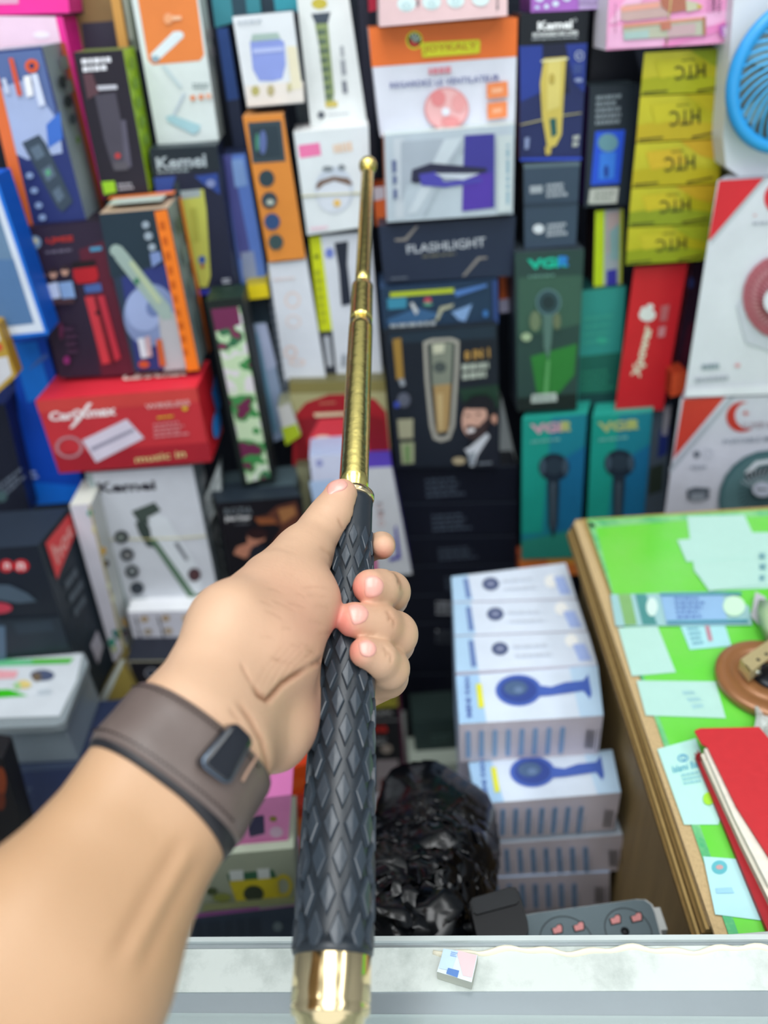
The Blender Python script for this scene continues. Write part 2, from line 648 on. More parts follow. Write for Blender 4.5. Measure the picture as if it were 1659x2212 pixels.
paper('bank card slip with emblem and blue heading beside the red notebook', [(1420, 1618), (1503, 1595), (1560, 1750), (1552, 1781), (1478, 1781)], 'B8E6DC', prints=[
    e(1475, 1638, 12, 9, '5FA8C8', inner=.75), t('Q', [(1469, 1632), (1481, 1632), (1482, 1645), (1470, 1645)], '4E98BE', .01),
    t('Islami Bank', [(1451, 1656), (1520, 1640), (1523, 1655), (1454, 1671)], '5FAFC6', .01), b([(1470, 1672), (1518, 1662), (1524, 1690), (1478, 1698)], 3, '94CBD0'),
    e(1530, 1727, 12, 14, '9CD83A')], cat='card', name='bank_card')
paper('pale card with round teal mark at the near end of the desk', [(1519, 1850), (1600, 1856), (1660, 1990), (1545, 1975)], 'B4E2E4', prints=[
    e(1554, 1874, 17, 15, '63B8C2'), e(1554, 1874, 8, 5, 'C8A0A0'), q([(1545, 1920), (1580, 1918), (1586, 1930), (1548, 1931)], '9ACDE8')], cat='card', name='business_card')

# clear plastic scrap with grey label and green leaf shape at the right border
m_ = MB()
zz = ZD + .010
m_.prism([WZ(x, y, zz) for x, y in [(1632, 1278), (1655, 1290), (1640, 1350), (1622, 1330)]], (0, 0, -.001), mat('B8B8BE', 0.4))
scrap = m_.build('packaging_scrap')
tag(scrap, 'torn grey label scrap lying right of the banknote at the photo edge', 'scrap')
m_ = MB()
rows_ = []
for i, (x, y, h_) in enumerate([(1640, 1296, .014), (1638, 1320, .022), (1642, 1350, .02), (1655, 1385, .012)]):
    rows_.append([WZ(x, y, ZD + h_), WZ(x + 24, y + 2, ZD + h_ + .012), WZ(x + 60, y + 4, ZD + h_)])
vs = [p for r_ in rows_ for p in r_]
fs = [(i * 3 + j, i * 3 + j + 1, (i + 1) * 3 + j + 1, (i + 1) * 3 + j) for i in range(3) for j in range(2)]
m_.mesh(vs, fs, mat('A9C69A', 0.3, 0, 0.5), True)
tag(m_.build('plastic_wrapper'), 'curled light green plastic wrapper above the brown disc', 'wrapper')
sm_ = bpy.data.objects['plastic_wrapper'].modifiers.new('thick', 'SOLIDIFY'); sm_.thickness = .0008

# brown reel disc with brass clasp
zD = ZD + .004
dc = WZ(1668, 1455, zD + .012)
disc = thing('tape_reel', Vector((dc.x, dc.y, zD)), 'round brown reel with a brass clasp lying on the green desk', 'reel')
m_ = MB()
RR = (WZ(1668, 1455, zD + .012) - WZ(1548, 1448, zD + .012)).length
BRN = mat('9A6840', 0.3, 0.25, 0.5, 0.12, 30, coat=.3)
m_.lathe((dc.x, dc.y, zD), (0, 0, 1), [(0, RR * .97), (.001, RR * .99), (.007, RR), (.0085, RR * .985), (.010, RR * .93), (.0098, RR * .72), (.0085, RR * .68), (.0082, RR * .66), (.0098, RR * .62), (.0104, RR * .40), (.0080, RR * .37), (.0080, .001)], BRN, 72)
m_.build('disc', disc)
m_ = MB()
m_.lathe((dc.x, dc.y, zD + .006), (0, 0, 1), [(0, RR * .34), (.004, RR * .34), (.006, RR * .26), (.0062, .001)], mat('22262C', 0.15, 0.5, 0.5), 48)
m_.build('hub', disc)
m_ = MB()
BRS = mat('D8C692', 0.35, 0.55, 0.5, 0.1, 60)
zc = ZD + .030
cl = [WZ(x, y, zc) for x, y in [(1600, 1424), (1690, 1362), (1712, 1384), (1622, 1452)]]
m_.prism(cl, (0, 0, -.0016), BRS)
p0, p1, p2 = cl[0], cl[3], cl[2]
m_.prism([cl[0], cl[3], cl[3] + Vector((0, 0, -.012)), cl[0] + Vector((0, 0, -.012))], (cl[1] - cl[0]) * .03, BRS)
m_.prism([cl[3], cl[3] + (cl[2] - cl[3]) * .25, cl[3] + (cl[2] - cl[3]) * .25 + Vector((0, 0, -.012)), cl[3] + Vector((0, 0, -.012))], (cl[0] - cl[3]) * .04, BRS)
clasp = m_.build('clasp', disc, bevel=.0005)
clasp['label'] = 'brass clasp'
for (x, y) in [(1638, 1425), (1656, 1413)]:
    p = WZ(x, y, zc + .0002)
    m2 = MB(); m2.lathe(p, (0, 0, 1), [(-.0005, .0017), (.0001, .0017)], mat('2A241C', 0.5), 16)
    m2.build('hole', clasp)
p = WZ(1635, 1452, zc - .008)
m2 = MB(); m2.lathe(p, (cl[3] - cl[0]), [(-.001, .0030), (.0022, .0030), (.0028, .002)], mat('9AA09A', 0.2, .9), 20)
m2.build('rivet', clasp)

# crumpled clear bag below the reel
m_ = MB()
rs_ = random.Random(9)
pp = []
for i in range(9):
    for j in range(7):
        x, y = 1628 + j * 13, 1510 + i * 16
        pp.append(WZ(x + rs_.uniform(-5, 5), y + rs_.uniform(-5, 5), ZD + .006 + rs_.uniform(0.002, .016) * math.sin(math.pi * i / 8 + .2) ** 1))
fs = [(i * 7 + j, i * 7 + j + 1, (i + 1) * 7 + j + 1, (i + 1) * 7 + j) for i in range(8) for j in range(6)]
m_.mesh(pp, fs, mat('DDE2DE', 0.15, 0, 0.7, 0.05, 60, trans=.35))
cb = tag(m_.build('clear_plastic_bag'), 'crumpled clear plastic bag between brown reel and red notebook', 'bag')
so = cb.modifiers.new('thick', 'SOLIDIFY'); so.thickness = .0006

# red notebook, slightly open, worn corners
nb = thing('notebook', WZ(1600, 1750, ZD + .004), 'red cloth-bound notebook with frayed corners lying on the green desk', 'notebook')
REDC = mat('C02A30', 0.5, 0, 0.35, 0.08, 120, bump=.15)
REDD = mat('A01C24', 0.55, 0, 0.35, 0.08, 120, bump=.15)
m_ = MB()
lowc = [(1502, 1632), (1512, 1624), (1660, 1905), (1720, 2030), (1668, 2034)]
m_.prism([WZ(x, y, ZD + .009) for x, y in lowc], (0, 0, -.0045), REDD)
m_.build('lower_cover', nb, bevel=.0008)
m_ = MB()
pg = [(1514, 1630), (1530, 1622), (1700, 1800), (1800, 2030), (1706, 2034), (1600, 1820)]
m_.prism([WZ(x, y, ZD + .0145) for x, y in pg], (0, 0, -.0055), mat('D8D4C4', 0.7, 0, 0.2, 0.15, 60), mat('BDB6A2', 0.8, 0, 0.2, 0.25, 300))
m_.build('page_block', nb)['label'] = 'cream page block'
m_ = MB()
pg2 = [(1521, 1618), (1534, 1612), (1600, 1728), (1668, 1840), (1700, 1930), (1660, 1912), (1588, 1770)]
m_.prism([WZ(x, y, ZD + .0185) for x, y in pg2], (0, 0, -.0035), mat('E2DED0', 0.7, 0, 0.2, 0.15, 200))
m_.build('bent_pages', nb)
m_ = MB()
cv = [(1500, 1578), (1512, 1573), (1640, 1570), (1665, 1600), (1900, 1900), (1900, 2030), (1740, 2030), (1680, 1880), (1590, 1740), (1528, 1612), (1516, 1606)]
m_.prism([WZ(x, y, ZD + .0215) for x, y in cv], (0, 0, -.0022), REDC)
m_.build('upper_cover', nb, bevel=.0006)
m_ = MB()
rs_ = random.Random(4)
for i in range(16):
    x, y = 1512 + rs_.uniform(-8, 10), 1634 + rs_.uniform(-8, 8)
    m_.tube([WZ(x, y, ZD + .010), WZ(x + rs_.uniform(-10, 10), y + rs_.uniform(-10, 4), ZD + .012 + rs_.uniform(0, .003))], .0003, REDD, 5)
o = m_.build('frayed_threads', nb)
o['kind'] = 'stuff'

# --- power strip, adapter, cable behind the counter
ZS = 0.875
slab('ledge_board', 0.06, 0.17, 0.272, 0.325, ZS - .045, ZS - .032, mat('9A9E9C', 0.5, 0, 0.3, 0.05, 10), False, 'grey ledge board behind the counter, under the power strip', 'ledge')
ps = thing('power_strip', WZ(1300, 2000, ZS - .03), 'dark grey power strip with pink-slotted universal sockets behind the counter', 'power strip')
m_ = MB()
PSG = mat('5F6E74', 0.45, 0, 0.35, 0.05, 200)
ol = [(1120, 1980), (1160, 1972), (1372, 1943), (1392, 1944), (1406, 1954), (1414, 1972), (1432, 2040), (1432, 2120), (1120, 2150), (1098, 2100)]
OLW = [WZ(x, y, ZS) for x, y in ol]
m_.prism(OLW, (0, 0, -.004), PSG)
m_.build('socket_face', ps, bevel=.001)
m_ = MB()
cx_ = sum(OLW, Vector()) / len(OLW)
OL2 = [cx_ + (p - cx_) * 1.035 + Vector((0, 0, -.0012)) for p in OLW]
m_.prism(OL2, (0, 0, -.029), mat('C9CDCB', 0.4, 0, 0.4))
m_.build('white_casing', ps, bevel=.002)
sw = MB()
sw.box(WZ(1424, 1990, ZS - .008), (.006, .018, .008), mat('D8DCDA', 0.3))
sw.build('side_switch', ps)
PK = mat('D08A88', 0.4, 0, 0.4)
DKH = mat('15181C', 0.5)
for (cx1, cy1, rpx, sl_) in [(1224, 2036, 59, [((1190, 2006), (1216, 2000)), ((1236, 2000), (1263, 1995))]), (1357, 2010, 51, [((1315, 1985), (1342, 1980)), ((1360, 1980), (1388, 1974))])]:
    m_ = MB()
    c0 = WZ(cx1, cy1, ZS + .0002)
    r_ = (WZ(cx1 + rpx, cy1, ZS) - WZ(cx1, cy1, ZS)).length
    N_s = 40
    vs = []
    for i in range(N_s):
        w = 2 * math.pi * i / N_s
        for rr_ in (r_, r_ - .0007):
            vs.append(c0 + Vector((math.cos(w) * rr_, math.sin(w) * rr_, .0002)))
    m_.mesh(vs, [(2 * i, 2 * i + 1, (2 * i + 3) % (2 * N_s), (2 * i + 2) % (2 * N_s)) for i in range(N_s)], DKH)
    so_ = m_.build('socket_outlet', ps)
    for (a, b2) in sl_:
        x0, y0 = a
        w_ = b2[0] - a[0]
        m2 = MB()
        shp = [(x0, y0), (x0 + w_ * .45, y0 - 4), (x0 + w_ * .5, y0 - 9), (x0 + w_ * .85, y0 - 11), (x0 + w_, y0 - 5), (x0 + w_, y0 + 9), (x0 + 5, y0 + 14)]
        P3 = [WZ(x, y, ZS + .0005) for x, y in shp]
        m2.prism(P3, (0, 0, -.0004), DKH)
        cc = sum(P3, Vector()) / len(P3) + (WZ(x0, y0 + 3, ZS) - WZ(x0, y0, ZS))
        m2.prism([cc + (p - cc) * .78 + Vector((0, 0, .0003)) for p in P3], (0, 0, -.0003), PK)
        m2.build('slot', so_)['label'] = 'pink shuttered slot'
    m2 = MB(); m2.lathe(WZ(cx1 - 7 if cx1 > 1300 else cx1, cy1 + 2, ZS + .0002), (0, 0, 1), [(0, .0032), (.0006, .0032)], DKH, 20)
    m2.build('slot', so_)

ad = thing('power_adapter', WZ(1080, 1990, ZS), 'black plug-in power adapter standing on the left end of the power strip', 'adapter')
m_ = MB()
ABK = mat('0B0D11', 0.38, 0, 0.5, 0.08, 300)
za = ZS + .034
top_ = [(1014, 1950), (1020, 1940), (1100, 1916), (1114, 1917), (1122, 1928), (1140, 1990), (1142, 2008), (1130, 2030), (1040, 2040), (1030, 2020)]
m_.prism([WZ(x, y, za) for x, y in top_], (0, 0, -.033), ABK)
m_.build('housing', ad, bevel=.004)
m_ = MB()
lid_ = [(1018, 1947), (1024, 1940), (1098, 1919), (1112, 1921), (1121, 1944), (1116, 1952), (1030, 1975), (1022, 1970)]
m_.prism([WZ(x, y, za + .0016) for x, y in lid_], (0, 0, -.002), mat('14181C', 0.4, 0, 0.5, 0.08, 300))
m_.build('raised_panel', ad, bevel=.0008)
m_ = MB()
cp = [WZ(1036, 2000, ZS + .012), WZ(1018, 2003, ZS + .010), WZ(1000, 2008, ZS + .006), WZ(975, 2014, ZS - .005)]
m_.tube(cp, [.0042, .0038, .0030, .0022], ABK, 10)
for i in range(5):
    p = cp[0].lerp(cp[2], .25 + i * .17)
    m_.tube([p, p + (cp[2] - cp[0]).normalized() * .0016], .0046 - i * .0003, ABK, 12)
m_.build('cable', ad)

# --- black plastic bag, crumpled
m_ = MB()
rs_ = random.Random(12)
bag_out = [(880, 1712), (930, 1705), (965, 1730), (1010, 1760), (1016, 1830), (1008, 1900), (985, 1975), (970, 2060), (790, 2060), (780, 1960), (770, 1850), (815, 1828), (862, 1830), (868, 1760)]


def vnoise(x, y, s):
    from mathutils import noise
    return noise.noise(Vector((x * s, y * s, 3.3)))


NU, NV = 110, 110
vs, okv = [], []
from mathutils.geometry import intersect_point_tri_2d
from mathutils import noise as mnoise


def inpoly(x, y, P):
    c_ = False
    for i in range(len(P)):
        x1, y1 = P[i - 1]; x2, y2 = P[i]
        if (y1 > y) != (y2 > y) and x < (x2 - x1) * (y - y1) / (y2 - y1) + x1:
            c_ = not c_
    return c_


def pdist(x, y, P):
    best = 1e9
    for i in range(len(P)):
        x1, y1 = P[i - 1]; x2, y2 = P[i]
        dx_, dy_ = x2 - x1, y2 - y1
        h_ = max(0, min(1, ((x - x1) * dx_ + (y - y1) * dy_) / (dx_ * dx_ + dy_ * dy_)))
        best = min(best, math.hypot(x - x1 - h_ * dx_, y - y1 - h_ * dy_))
    return best


for j in range(NV + 1):
    for i in range(NU + 1):
        x = 765 + (1025 - 765) * i / NU
        y = 1700 + (2065 - 1700) * j / NV
        ins = inpoly(x, y, bag_out)
        dd = pdist(x, y, bag_out)
        s_ = 1 - math.exp(-dd / 28)
        base = 0.76 - 0.15 * (j / NV)
        v3 = Vector((x / 55, y / 55, 1.7))
        rg_ = 0
        for o_, a_ in ((1, 1), (2.1, .55), (4.3, .32)):
            rg_ += a_ * (1 - abs(mnoise.noise(v3 * o_)) * 2.6)
        amp = 0.0015 + 0.0095 * max(0, min(1, (j / NV - .30) / .12))
        dpt = base + 0.03 * (1 - s_) - amp * rg_ * s_
        vs.append(WD(x, y, dpt))
        okv.append(ins)
W_ = NU + 1
fs = []
for j in range(NV):
    for i in range(NU):
        f = (j * W_ + i, j * W_ + i + 1, (j + 1) * W_ + i + 1, (j + 1) * W_ + i)
        if all(okv[k] for k in f):
            fs.append(f)
m_.mesh(vs, fs, mat('07090D', 0.17, 0, 0.5, 0.1, 60), True)
bagb = tag(m_.build('black_plastic_bag'), 'crumpled glossy black plastic bag heaped behind the counter', 'bag')
bm_ = bmesh.new(); bm_.from_mesh(bagb.data)
bmesh.ops.delete(bm_, geom=[v for v in bm_.verts if not v.link_faces], context='VERTS')
bm_.to_mesh(bagb.data); bm_.free()
so = bagb.modifiers.new('thick', 'SOLIDIFY'); so.thickness = .03; so.offset = -1


# ================================================================== cartons on the wall, top left to bottom right
def qq(x0, y0, x1, y1, sk=0.0):
    """upright block in the photo whose lower edge is shifted sideways by sk"""
    return [(x0, y0), (x1, y0), (x1 + sk, y1), (x0 + sk, y1)]


NAVY, BLK, DRK = '1E2440', '14161C', '20262E'
# --- upper left
carton('gift_carton', 'hot pink carton with pale pink front at the top left corner', [(-60, 34), (134, 36), (225, 430), (40, 440)], 0.99, .05, 'F0A8D0', 'F0289A', top='F5309E', prints=[
    q([(-60, 34), (120, 36), (160, 180), (-60, 180)], 'F0D0E2'), q([(134, 36), (120, 36), (205, 430), (225, 430)], 'F0309A'), e(90, 75, 18, 8, 'F8E8F0')])
carton('gift_carton', 'hot pink carton lid above the pale pink front, top left corner', [(-60, -60), (143, -60), (150, 28), (-60, 34)], 0.99, .05, 'F7359C', prints=[
    q([(-60, -60), (38, -60), (40, 8), (-60, 10)], 'E4A8C4')])
carton('trimmer_box', 'blue and grey trimmer carton with orange stripes at the left edge', [(-40, 113), (90, 100), (187, 478), (46, 488)], 0.92, .065, '2A3670', '8E9CA4', top='90A0B0', prints=[
    q([(-40, 118), (88, 106), (135, 300), (20, 340)], '5A6EA0'), q([(0, 190), (60, 170), (128, 265), (135, 330), (60, 345), (30, 330)], 'A9B8DC'), q([(100, 270), (130, 240), (136, 300), (105, 320)], '4070C8'),
    q([(-40, 113), (-15, 112), (72, 486), (46, 488)], 'E4703A'),
    q([(48, 308), (85, 290), (100, 310), (158, 435), (135, 458), (122, 445)], '3C4A58'), b([(60, 310), (84, 298), (148, 430), (132, 448)], 3, '66788A'), e(105, 372, 5, 7, '62B082'),
    e(70, 142, 15, 15, 'DA5A30'), e(70, 142, 6, 6, '28305E'),
    q([(52, 165), (66, 162), (74, 205), (60, 210)], 'F2F2F6'), q([(68, 160), (82, 158), (100, 225), (86, 230)], 'D4DCF0'), q([(20, 125), (30, 125), (50, 205), (40, 207)], 'D8583A'),
    q([(5, 170), (14, 168), (24, 200), (15, 203)], 'C8D0E4'), e(66, 378, 8, 7, '8EA4CC'), e(76, 410, 8, 7, '8EA4CC'), e(86, 442, 8, 7, '8EA4CC'), e(94, 468, 8, 7, '8EA4CC'),
    q(rc(.75, 0, 1, 1), 'E07048', 'R'), e(.38, .2, .2, .035, '28303A', 'R'), e(.4, .31, .22, .035, '28303A', 'R'), e(.4, .41, .2, .03, '3A4450', 'R'), e(.4, .53, .12, .02, '5C7C48', 'R'),
    b(rc(.5, .04, .9, .3), 2, '7C8890', 'R')])
carton('mirror_carton', 'blue carton with white-framed grey window at the far left edge', [(-170, 392), (-8, 380), (105, 722), (-60, 742)], 0.86, .04, '1E74D8', '0E5CC8', prints=[
    q([(-150, 398), (-14, 388), (96, 716), (-50, 730)], 'D3DCEA'), q([(-150, 420), (-18, 415), (74, 698), (-50, 712)], '6886A4'), q([(-150, 560), (30, 560), (74, 698), (-50, 712)], '5478A4')])
carton('trimmer_box', 'black trimmer carton with lime green side and white heading', [(158, 114), (265, 108), (322, 414), (222, 424)], 0.95, .055, '241F2A', 'A8D030', top='708048', prints=[
    b([(175, 125), (243, 120), (248, 152), (180, 158)], 2, 'E8E8EE', gap=.3), q([(196, 186), (252, 183), (254, 192), (200, 196)], 'C8C8D2'),
    q([(205, 205), (250, 200), (280, 350), (245, 365), (225, 300)], '4C4854'), q([(180, 160), (200, 158), (214, 200), (190, 215)], '5E4048'), q([(262, 260), (272, 258), (285, 360), (270, 362)], '5C5868'),
    e(255, 336, 6, 6, 'C83C3C'), q([(244, 350), (276, 348), (278, 366), (248, 368)], '5A565E'), q([(220, 392), (248, 390), (252, 414), (226, 420)], '98CC2A'),
    b([(254, 394), (290, 392), (294, 408), (258, 412)], 2, 'A8A8B0'), b(rc(.2, .03, .8, .97), 7, '86AE38', 'R')])
carton('lamp_box', 'white carton picturing a folding lamp over an orange panel', [(282, -14), (428, -14), (473, 303), (341, 314)], 0.99, .05, 'D9E2E0', 'D4DCD4', prints=[
    q([(296, -12), (424, -12), (441, 118), (432, 131), (330, 140), (320, 130)], 'E68442'),
    q([(325, 118), (375, 68), (392, 68), (397, 80), (345, 128), (332, 136)], 'DDE8EC'), e(386, 76, 11, 9, 'DDE8EC'), e(336, 127, 9, 7, '8EA8B8'),
    q([(348, 142), (355, 138), (395, 188), (388, 192)], 'C4D4D8'), q([(396, 200), (402, 202), (378, 250), (372, 248)], 'C0CCD6'),
    q([(358, 252), (372, 248), (434, 270), (430, 284), (418, 290), (364, 262)], 'A6CCD4'),
    e(364, 40, 10, 12, 'F2A878'), q([(372, 34), (392, 34), (393, 42), (374, 44)], 'F4C09A'),
    b([(415, 178), (455, 178), (457, 192), (417, 192)], 2, '8C9A9C'), e(417, 211, 6, 6, 'E08A5C'), e(435, 209, 6, 6, 'E08A5C'), e(451, 207, 6, 6, 'EAB094'),
    b(rc(.2, .2, .8, .45), 2, 'A8A0A0', 'R')])
carton('clipper_box', 'black and blue carton with a yellow clipper below its silver heading', [(322, 322), (468, 314), (511, 632), (390, 642)], 0.96, .05, '1E2238', '2A3048', top='2C3840', prints=[
    q([(322, 322), (468, 314), (476, 368), (330, 376)], '1C262E'), q([(332, 384), (380, 380), (370, 415), (338, 418)], '2E4890'), q([(420, 380), (470, 374), (476, 420), (440, 398)], '2C4690'),
    t('Kemei', [(336, 340), (444, 330), (447, 360), (340, 366)], 'A9B4BA', .03), b([(340, 368), (410, 363), (411, 372), (341, 376)], 1, '8A969C'),
    q([(385, 415), (440, 408), (446, 450), (455, 595), (448, 620), (432, 620), (418, 560), (398, 470)], 'B8BC56'), q([(388, 412), (432, 408), (434, 424), (390, 430)], '9AA6A8'),
    q([(376, 395), (386, 390), (398, 470), (430, 610), (420, 612)], '2C3C44'), q([(410, 450), (425, 448), (432, 520), (420, 522)], 'A4A848'), e(437, 560, 8, 9, '3A5AA0'), e(438, 574, 5, 4, '9A4048'),
    q([(385, 628), (508, 618), (510, 630), (390, 640)], '2E36A0'), b([(480, 600), (500, 598), (502, 610), (482, 612)], 2, 'C8CCD8'), e(456, 395, 10, 9, '7C88B4')])
carton('slim_box', 'dark blue slim carton standing right of the lamp carton', [(468, 62), (492, 60), (535, 330), (508, 335)], 1.03, .05, '2A4A88', '20304C', prints=[q(rc(0, .55, 1, 1), '202A44')])
carton('slim_box', 'periwinkle blue slim carton left of the orange carton', [(480, 335), (530, 332), (578, 612), (522, 622)], 1.0, .05, '6488D8', '303C60', prints=[
    q([(480, 335), (500, 334), (540, 540), (516, 560)], '54589C'), q([(500, 345), (525, 343), (535, 400), (508, 405)], '8CB0E8'), q([(520, 545), (548, 542), (556, 600), (526, 606)], '98A4C4')])
carton('slim_box', 'muted purple slim carton behind the periwinkle carton', [(466, 330), (488, 330), (535, 600), (500, 606)], 1.02, .03, '6E5880', '4A4468')
carton('slim_box', 'small bright yellow carton below the periwinkle carton', [(529, 618), (577, 612), (582, 642), (533, 648)], 0.97, .05, 'E8D020', 'C8B428')
carton('humidifier_box', 'white carton with a round lilac-blue gadget, top centre', [(502, 36), (632, 24), (657, 222), (534, 232)], 0.97, .06, 'E0E4E8', '4C5660', prints=[
    q([(566, 84), (600, 82), (614, 90), (617, 140), (610, 170), (590, 175), (560, 175), (546, 150), (540, 90)], '8C9CDC'), q([(545, 74), (600, 70), (607, 84), (542, 90)], 'A6BCB4'),
    q([(546, 105), (612, 100), (613, 110), (547, 116)], 'B4C0EC'), q([(530, 185), (655, 175), (657, 220), (534, 230)], 'E4DCD4'), q([(620, 100), (640, 100), (652, 190), (630, 195)], 'E4DCC0'),
    e(552, 196, 9, 11, 'B4AC6A'), e(585, 195, 8, 12, 'B8AC80'), e(625, 188, 5, 10, 'C4BC90'), b([(512, 44), (580, 38), (581, 48), (513, 54)], 1, 'B8C0C8')])
carton('clock_box', 'orange carton with a dark screen and four dark round pictures', [(524, 252), (612, 246), (660, 558), (580, 566)], 0.96, .05, 'D98838', '2E3238', top='E09A5C', prints=[
    q([(535, 265), (607, 260), (617, 348), (546, 353)], '38464E'), q([(542, 275), (600, 270), (608, 338), (552, 343)], '2A3A44'), e(568, 307, 8, 26, '5C6CA0'), e(556, 307, 4, 20, '4A8A70'),
    e(576, 385, 17, 18, '2E4048'), e(582, 432, 17, 18, '38444C'), e(588, 478, 17, 18, '304C78'), e(596, 522, 16, 17, '3A4E50'), e(584, 436, 8, 6, 'B8C0B4')])
carton('shaver_box', 'white tall carton with a green and gold shaver, right of the gadget carton', [(640, -14), (752, -14), (793, 268), (672, 280)], 1.0, .04, 'E6EAE8', 'E87FA4', prints=[
    e(690, 8, 17, 12, 'C8B848'), q([(672, 30), (714, 26), (708, 50), (682, 52)], '46505C'), q([(680, 52), (708, 50), (722, 200), (718, 232), (705, 232), (690, 100)], '8C9C68'),
    b([(684, 60), (706, 58), (720, 215), (704, 218)], 8, '56685E'), q([(702, 220), (728, 218), (730, 230), (704, 232)], 'CFBC60'),
    q([(734, 100), (742, 99), (744, 120), (736, 121)], 'A8ACB0'), q([(735, 130), (745, 129), (748, 160), (738, 161)], '9A9EA4'), q([(738, 175), (748, 174), (751, 200), (741, 201)], '7A7E88'),
    e(694, 248, 8, 8, '5A6068'), b([(708, 244), (754, 240), (755, 248), (709, 252)], 1, 'C0C4C8')])
carton('slim_box', 'black upright carton behind the tip of the baton', [(772, -20), (796, -20), (816, 400), (796, 405)], 1.02, .03, '282C3C', '20242E')
carton('hairband_box', 'white carton with a hairband picture behind the baton shaft', [(634, 286), (796, 272), (803, 488), (664, 508)], 0.965, .06, 'DDE3E6', 'D0D4D8', top='F2F4F2', prints=[
    q([(644, 314), (690, 308), (694, 335), (648, 342)], 'E878A8'), b([(718, 312), (772, 302), (775, 325), (722, 332)], 1, 'E4C8B0', gap=.1),
    e(722, 410, 42, 50, 'C6CFDC'), e(720, 420, 36, 40, 'D6DCE6'), q([(682, 400), (690, 390), (720, 380), (752, 384), (762, 396), (756, 400), (722, 390), (700, 398), (686, 410)], '7A6458'),
    e(708, 364, 12, 6, '828A90'), e(738, 361, 8, 6, '828A90'), e(728, 438, 8, 8, 'E8BE68'), b([(670, 488), (708, 484), (709, 496), (671, 500)], 1, 'ECC8D4')])
carton('lotion_box', 'white carton with faint peach ring shapes, left of the lime stripe', [(579, 570), (662, 560), (704, 815), (616, 822)], 0.965, .06, 'D9DDE5', '6A6460', top='EEF0F0', prints=[
    e(632, 648, 17, 18, 'E4CFC8', inner=.75), e(634, 694, 16, 14, 'E4CFC8', inner=.8), e(628, 760, 14, 14, 'E6CAC0', inner=.7), e(642, 782, 18, 8, 'E6D2CC', inner=.6), b([(590, 600), (640, 596), (641, 604), (591, 608)], 1, 'E0CFCB')])
carton('slim_box', 'pale blue slim carton with faint pattern behind the camouflage carton', [(540, 702), (575, 698), (628, 940), (590, 955)], 0.985, .04, 'A9BEDE', '7E98A8', prints=[
    q([(544, 720), (556, 718), (600, 930), (592, 940)], '6FA4C0'), q([(556, 700), (575, 698), (598, 790), (576, 800)], 'C6D2F2')])
carton('slim_box', 'grey patterned carton between pale blue and white cartons', [(576, 612), (586, 610), (640, 850), (612, 860)], 0.99, .03, '8A94A0', '6C7884', prints=[b(rc(0, .1, 1, .95), 12, '5C6878')])
carton('slim_box', 'dark slim carton under the yellow carton', [(536, 648), (575, 643), (590, 700), (545, 704)], 0.99, .05, '22303A', '1C242C')
carton('trimmer_box', 'white carton with a lime green stripe and black trimmer, behind the shaft', [(668, 512), (800, 500), (826, 808), (708, 814)], 0.975, .06, 'D8DCE4', '30343A', prints=[
    q([(668, 512), (692, 509), (718, 714), (690, 716)], 'CDD61E'), q([(690, 716), (718, 714), (728, 812), (706, 814)], '2E323C'), q([(698, 726), (712, 725), (720, 790), (706, 792)], 'B4B8C0'),
    e(684, 554, 5, 5, '6E7A20'), b([(680, 580), (692, 578), (706, 700), (696, 702)], 7, 'A0A82A'), e(712, 546, 9, 11, '7080C8'),
    q([(722, 524), (752, 520), (750, 570), (760, 655), (738, 660), (732, 580)], '262C3A'), q([(738, 765), (748, 764), (748, 790), (736, 792)], '9AA0AA')])
# --- camouflage
CAMO = bpy.data.materials.new('camouflage_print')
CAMO.use_nodes = True
nt = CAMO.node_tree
bs = nt.nodes['Principled BSDF']
tc_, nA, cr = nt.nodes.new('ShaderNodeTexCoord'), nt.nodes.new('ShaderNodeTexNoise'), nt.nodes.new('ShaderNodeValToRGB')
nA.inputs['Scale'].default_value = 24
nA.inputs['Detail'].default_value = 2.5
nt.links.new(tc_.outputs['Object'], nA.inputs['Vector'])
nt.links.new(nA.outputs['Fac'], cr.inputs['Fac'])
cr.color_ramp.interpolation = 'CONSTANT'
for i, (p_, c_) in enumerate([(0, '6A2148'), (.40, '3A8A48'), (.455, 'C3DBB4'), (.53, 'DCD8DC'), (.58, 'B9D8AC'), (.63, '2E6E48'), (.66, '7A2850')]):
    el_ = cr.color_ramp.elements[i] if i < 2 else cr.color_ramp.elements.new(p_)
    el_.position = p_
    el_.color = lin(c_)
nt.links.new(cr.outputs['Color'], bs.inputs['Base Color'])
bs.inputs['Roughness'].default_value = 0.5
carton('camouflage_box', 'tall black carton with a green, white and maroon camouflage panel', [(444, 650), (524, 642), (594, 1038), (524, 1050)], 0.90, .05, '1A2220', '1A2226', top='24382E', prints=[
    q([(456, 668), (518, 662), (584, 1030), (534, 1042)], CAMO), q([(456, 668), (514, 662), (520, 700), (466, 716)], '6E2C50')])
carton('red_dome_box', 'olive-topped carton with a large red dome shape, behind the shaft', [(624, 826), (832, 822), (846, 1006), (640, 1012)], 0.95, .05, 'A9A478', '6E6A48', prints=[
    q([(624, 826), (832, 822), (833, 846), (626, 850)], '857C4A'),
    q([(632, 1010), (634, 900), (660, 870), (710, 852), (760, 850), (810, 862), (834, 890), (845, 1006)], 'A02028'), q([(640, 905), (700, 898), (800, 896), (830, 905), (840, 1005), (640, 1010)], '841A22'),
    q([(665, 950), (690, 905), (790, 900), (800, 1000), (670, 1005)], 'D83A44'), q([(678, 892), (770, 888), (770, 895), (680, 900)], 'E0C8A4'), e(698, 946, 18, 7, 'F0C8B0'), b([(690, 866), (730, 864), (730, 872), (691, 875)], 1, 'C4705A')])
